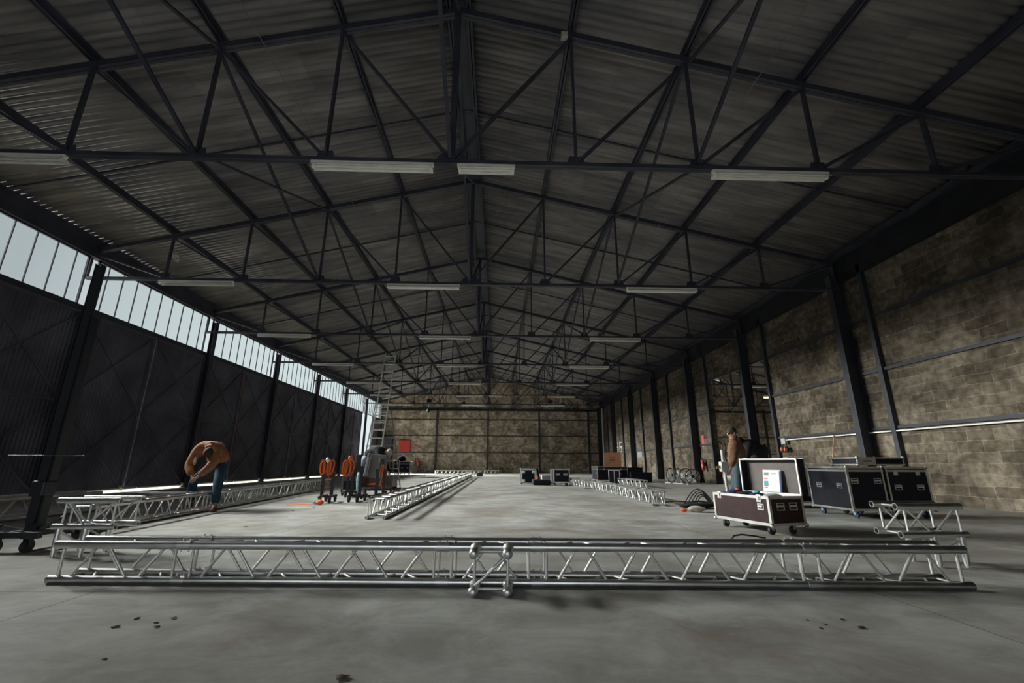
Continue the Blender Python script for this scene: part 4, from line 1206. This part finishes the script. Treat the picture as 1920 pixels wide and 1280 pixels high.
# dead leaves and crumbs on the floor
lv = [(-.745, 2.50, .05, 'dark dead leaf at the bottom edge of the picture'), (-2.384, 3.374, .03, 'upper left of the dead leaves in the lower left floor'), (-2.393, 3.217, .035, 'lowest left of the dead leaves in the lower left floor'),
      (-2.194, 3.29, .022, 'upper middle of the dead leaves in the lower left floor'), (-2.134, 3.212, .025, 'lower middle of the dead leaves in the lower left floor'), (-2.135, 3.37, .03, 'right of the dead leaves in the lower left floor'),
      (-4.062, 7.755, .05, 'dead leaf on the floor between the foreground truss and the bending man'), (-4.4, 10.24, .05, 'dead leaf below the trailing orange strap'), (-4.22, 10.9, .05, 'dead leaf beside the trailing orange strap'), (-2.061, 2.741, .02, 'tiny leaf crumb near the bottom left'),
      (2.073, 3.265, .02, 'left of the small dark crumbs on the lower right floor'), (2.137, 3.183, .02, 'middle of the small dark crumbs on the lower right floor'), (2.061, 3.108, .022, 'lowest of the small dark crumbs on the lower right floor'),
      (2.322, 3.271, .02, 'upper right of the small dark crumbs on the lower right floor'), (2.321, 3.112, .034, 'largest dark crumb on the lower right floor')]
for x, y, s, lab in lv:
    s *= .75
    b = MB(); n = 7; c = len(b.v); b.v.append(Vector((0, 0, s * .35)))
    for k in range(n):
        a = 2 * PI * k / n; rr = s * random.uniform(.55, 1.2); b.v.append(Vector((rr * math.cos(a), rr * math.sin(a) * .8, random.uniform(.002, s * .45))))
    for k in range(n): b.face((0, 1 + k, 1 + (k + 1) % n), True)
    o = b.build('dead_leaf', M['leaf']); o.location = (x, y, .001); sl = o.modifiers.new('solid', 'SOLIDIFY'); sl.thickness = .002
    tag(o, lab, 'leaf', 'dead leaves on the floor')

# ================================================================== people
def skinned(name, verts, edges, radii, m, parent, off, root=0, sub=2):
    me = bpy.data.meshes.new(name)
    o = Vector(off)
    me.from_pydata([tuple(Vector(v) - o) for v in verts], edges, [])
    ob = bpy.data.objects.new(name, me); COL.objects.link(ob); ob.parent = parent
    me.materials.append(m)
    md = ob.modifiers.new('skin', 'SKIN'); md.use_smooth_shade = True
    if not me.skin_vertices: me.skin_vertices.new()
    for i, r in enumerate(radii):
        sv = me.skin_vertices[0].data[i]
        sv.radius = (r, r) if not isinstance(r, tuple) else r
        sv.use_root = (i == root)
    s_ = ob.modifiers.new('sub', 'SUBSURF'); s_.levels = sub; s_.render_levels = sub
    return ob
def chains(parts):
    """parts: list of chains of (point, radius); a chain's first item may be an int index into all previous vertices"""
    V, E, R = [], [], []
    for ch in parts:
        prev = None
        for it in ch:
            if isinstance(it, int): prev = it; continue
            V.append(it[0]); R.append(it[1]); i = len(V) - 1
            if prev is not None: E.append((prev, i))
            prev = i
    return V, E, R
def hand(parts, wrist_i, wrist, direction, palm_n, side, idx0):
    """adds palm and five finger chains"""
    w = Vector(wrist); d = Vector(direction).normalized(); nrm = Vector(palm_n).normalized(); sd2 = d.cross(nrm).normalized() * side
    palm = w + d * .055
    parts.append([wrist_i, (palm, (.036, .018))]); pi_ = idx0
    n = idx0 + 1
    for q, (off, ln) in enumerate(((-.030, .068), (-.010, .078), (.010, .072), (.030, .058))):
        base = palm + d * .035 + sd2 * off
        a = base + d * ln * .45 - nrm * .008; c = a + d * ln * .25 - nrm * ln * .32
        parts.append([pi_, (base, .0095), (a, .009), (c, .008)]); n += 3
    tb = w + d * .03 + sd2 * -.035; tt = tb + d * .03 + sd2 * -.022 - nrm * .012
    parts.append([pi_, (tb, .011), (tt, .010), (tt + d * .025 - nrm * .008, .009)]); n += 3
    return n
def person(label, J, mats, hat=None, hairm='hair', loc=None, bulk=1.0, legb=1.0):
    loc = loc or J['footR']
    base = Vector((J['pelvis'][0], J['pelvis'][1], 0))
    t = thing('person', label, 'person', base)
    V = {k: Vector(v) for k, v in J.items()}
    parts = []
    # index bookkeeping
    seq = [('pelvis', .10), ('spine', .10), ('chest', .11), ('neck', .058), ('skull', .078), ('head', .095), ('crown', .072)]
    parts.append([(V[k], r) for k, r in seq])
    n = len(seq); ix = {k: i for i, (k, r) in enumerate(seq)}
    wr = {}
    for s in ('L', 'R'):
        parts.append([ix['chest'], (V['sh' + s], .062), (V['el' + s], .045), (V['wr' + s], .030)]); wr[s] = n + 2; n += 3
        parts.append([ix['pelvis'], (V['hip' + s], .09), (V['kn' + s], .06), (V['an' + s], .042), (V['foot' + s], .036)]); n += 4
    for s in ('L', 'R'):
        d = (V['wr' + s] - V['el' + s]).normalized(); nn = d.cross(Vector((1, 0.2, .3))).normalized()
        n = hand(parts, wr[s], V['wr' + s], d, nn, 1 if s == 'L' else -1, n)
    VV, EE, RR = chains(parts)
    skinned('body', VV, EE, RR, M['skin'], t, base, 0, 1)
    # trousers
    P = [[(V['spine'].lerp(V['pelvis'], .4), .15), (V['pelvis'], .165)]]
    
    for s in ('L', 'R'): P.append([1, (V['hip' + s], .115 * legb), (V['kn' + s], .088 * legb), (V['an' + s] + (V['kn' + s] - V['an' + s]).normalized() * .05, .078 * legb)])
    VV, EE, RR = chains(P); skinned('trousers', VV, EE, RR, M[mats['trousers']], t, base, 1, 2)
    # jacket
    hem = V['pelvis'].lerp(V['spine'], -.22)
    P = [[(hem, .185 * bulk), (V['pelvis'].lerp(V['spine'], .5), .185 * bulk), (V['spine'].lerp(V['chest'], .5), .20 * bulk), (V['chest'], .195 * bulk), (V['neck'].lerp(V['chest'], .2), .09)]]
    for s in ('L', 'R'): P.append([3, (V['chest'].lerp(V['sh' + s], .5), .15 * bulk), (V['sh' + s], .125 * bulk), (V['sh' + s].lerp(V['el' + s], .5), .088 * bulk), (V['el' + s], .082 * bulk), (V['wr' + s].lerp(V['el' + s], .12), .058 * bulk)])
    VV, EE, RR = chains(P); skinned('jacket', VV, EE, RR, M[mats['jacket']], t, base, 3, 2)
    # collar
    cdir = (V['neck'] - V['chest']).normalized()
    MB().tube(V['neck'] - cdir * .06, V['neck'] + cdir * .03, .10, 14, .085).build('collar', M[mats['jacket']], t, off=base)
    for s in ('L', 'R'):
        f = V['foot' + s]; a = V['an' + s]; dr = Vector((f.x - a.x, f.y - a.y, 0))
        if dr.length < .03: dr = Vector((0, -1, 0))
        dr.normalize(); sd3 = Vector((-dr.y, dr.x, 0))
        zz = min(f.z, a.z - .05) - .03 if f.z > .1 else 0.0
        c = Vector((a.x, a.y, max(0, zz)))
        rows = [(-.08, .04, .10), (0, .045, .11), (.08, .05, .08), (.17, .05, .055), (.21, .03, .035)]
        b = MB()
        for (u, w_, h_), (u2, w2, h2) in zip(rows[:-1], rows[1:]):
            b.hexa([c + dr * u - sd3 * w_, c + dr * u2 - sd3 * w2, c + dr * u2 + sd3 * w2, c + dr * u + sd3 * w_,
                    c + dr * u - sd3 * w_ * .8 + Vector((0, 0, h_)), c + dr * u2 - sd3 * w2 * .8 + Vector((0, 0, h2)), c + dr * u2 + sd3 * w2 * .8 + Vector((0, 0, h2)), c + dr * u + sd3 * w_ * .8 + Vector((0, 0, h_))])
        b.build('boot', M[mats['boots']], t, off=base, bevel=.012)
    # head details: face looks along J['face']
    fd = Vector(J['face']).normalized(); up = (V['crown'] - V['skull']).normalized(); rt = fd.cross(up).normalized(); up = rt.cross(fd).normalized()
    hc = V['head']
    RM = Matrix((rt, fd, up)).transposed().to_4x4()
    MB().ball(hc + up * .028 - fd * .018, .105, 10, 16, (.90, 1.03, .98), .02, RM).build('hat' if hat else 'hair', M[hat or hairm], t, off=base)
    b = MB().ball(hc + fd * .10 - up * .02, .018, 6, 8, (.8, 1.1, 1.5), 0, RM); b.build('nose', M['skin'], t, off=base)
    MB().ball(hc + fd * .086 - up * .062, .022, 5, 8, (1.2, .4, .35), 0, RM).build('mouth', M['redprint'] if False else M['boot'], t, off=base)
    for s in (-1, 1):
        MB().ball(hc + fd * .085 + rt * (s * .034) + up * .0, .011, 5, 8, (1.2, .6, .8), 0, RM).build('eye', M['blackmetal'], t, off=base)
        MB().ball(hc + rt * (s * .092) - up * .02, .026, 5, 8, (.4, .8, 1.2), 0, RM).build('ear', M['skin'], t, off=base)
    return t

# the man bending over the left truss (faces the camera, head down)
person('man in a rust-brown jacket and jeans bending over the left truss, head down',
       dict(pelvis=(-6.50, 10.80, 1.00), spine=(-6.50, 10.76, 1.20), chest=(-6.53, 10.52, 1.36), neck=(-6.43, 10.28, 1.30), skull=(-6.39, 10.20, 1.25), head=(-6.35, 10.13, 1.19), crown=(-6.34, 10.02, 1.17),
            shL=(-6.76, 10.42, 1.27), elL=(-6.80, 10.24, .93), wrL=(-6.56, 10.07, .70), shR=(-6.26, 10.34, 1.22), elR=(-6.20, 10.06, .92), wrR=(-6.40, 9.97, .69),
            hipL=(-6.62, 10.86, .93), knL=(-6.90, 10.66, .62), anL=(-7.16, 11.1, .10), footL=(-7.13, 10.94, .04),
            hipR=(-6.38, 10.76, .93), knR=(-6.18, 10.38, .52), anR=(-6.03, 10.16, .10), footR=(-5.98, 9.98, .04), face=(.05, -.25, -1.0)),
       dict(trousers='jeans', jacket='jacket', boots='boot'), bulk=1.22, legb=1.15)
blob('tool_pouch', 'pale strap pouch hanging at the chest of the bending man', 'pouch', (-6.58, 10.10, 1.03), (.03, .03, .09), 'lightcloth', .1)

# the standing man seen from behind the open case (looks left)
person('man in a brown jacket and dark knitted hat standing behind the open case',
       dict(pelvis=(5.15, 9.72, .95), spine=(5.16, 9.72, 1.14), chest=(5.19, 9.72, 1.35), neck=(5.15, 9.72, 1.53), skull=(5.13, 9.70, 1.61), head=(5.11, 9.69, 1.68), crown=(5.12, 9.69, 1.76),
            shL=(5.05, 9.50, 1.42), elL=(4.94, 9.38, 1.14), wrL=(4.84, 9.40, .92), shR=(5.27, 9.92, 1.42), elR=(5.20, 9.98, 1.14), wrR=(4.98, 9.90, 1.0),
            hipL=(5.12, 9.62, .88), knL=(5.04, 9.56, .50), anL=(5.08, 9.60, .10), footL=(4.95, 9.55, .04),
            hipR=(5.18, 9.82, .88), knR=(5.14, 9.86, .50), anR=(5.20, 9.92, .10), footR=(5.07, 9.90, .04), face=(-1.0, -.25, -.18)),
       dict(trousers='jeans_d', jacket='jacket2', boots='boot'), hat='beanie')
# a second person in black behind him, bending forward away to the left
person('person in a black hooded coat stooping behind the standing man',
       dict(pelvis=(6.12, 10.45, 1.04), spine=(6.04, 10.43, 1.24), chest=(5.84, 10.40, 1.40), neck=(5.62, 10.36, 1.54), skull=(5.55, 10.34, 1.57), head=(5.47, 10.32, 1.57), crown=(5.41, 10.30, 1.60),
            shL=(5.74, 10.22, 1.42), elL=(5.60, 10.12, 1.12), wrL=(5.46, 10.12, .86), shR=(5.80, 10.60, 1.42), elR=(5.70, 10.62, 1.12), wrR=(5.50, 10.55, .86),
            hipL=(6.12, 10.33, .94), knL=(6.04, 10.28, .50), anL=(6.12, 10.30, .10), footL=(5.98, 10.26, .04),
            hipR=(6.14, 10.58, .94), knR=(6.08, 10.58, .50), anR=(6.18, 10.60, .10), footR=(6.04, 10.60, .04), face=(-.6, -.1, -.9)),
       dict(trousers='blackcloth', jacket='blackcloth', boots='blackcloth'), bulk=1.15, hat='blackcloth')
# person stooping over the equipment
person('person in a dark top and pale jeans stooping over the equipment group',
       dict(pelvis=(-4.02, 14.15, 1.19), spine=(-3.86, 14.11, 1.31), chest=(-3.66, 14.05, 1.35), neck=(-3.48, 13.99, 1.35), skull=(-3.41, 13.97, 1.33), head=(-3.34, 13.95, 1.30), crown=(-3.28, 13.95, 1.28),
            shL=(-3.60, 13.91, 1.31), elL=(-3.50, 13.75, 0.92), wrL=(-3.36, 13.55, 0.70), shR=(-3.58, 14.20, 1.29), elR=(-3.44, 14.15, 0.92), wrR=(-3.30, 13.95, 0.72),
            hipL=(-4.08, 14.05, 1.12), knL=(-4.18, 14.03, 0.54), anL=(-4.16, 14.07, 0.10), footL=(-4.04, 14.03, 0.04),
            hipR=(-4.04, 14.27, 1.12), knR=(-4.10, 14.33, 0.54), anR=(-4.08, 14.39, 0.10), footR=(-3.96, 14.35, 0.04), face=(.5, -.3, -1)),
       dict(trousers='jeans_l', jacket='blackcloth', boots='boot'), hairm='hair_g', bulk=1.15, legb=1.15)

# thin black cable lying on the foreground truss
b = MB(); b.path([(2.16, 4.33, .335), (2.18, 4.32, .37), (2.25, 4.31, .382), (2.36, 4.305, .370), (2.46, 4.295, .353)], .008, 6)
tag(b.build('thin_cable', M['rubber']), 'thin black cable looped over the right half of the foreground truss', 'cable')
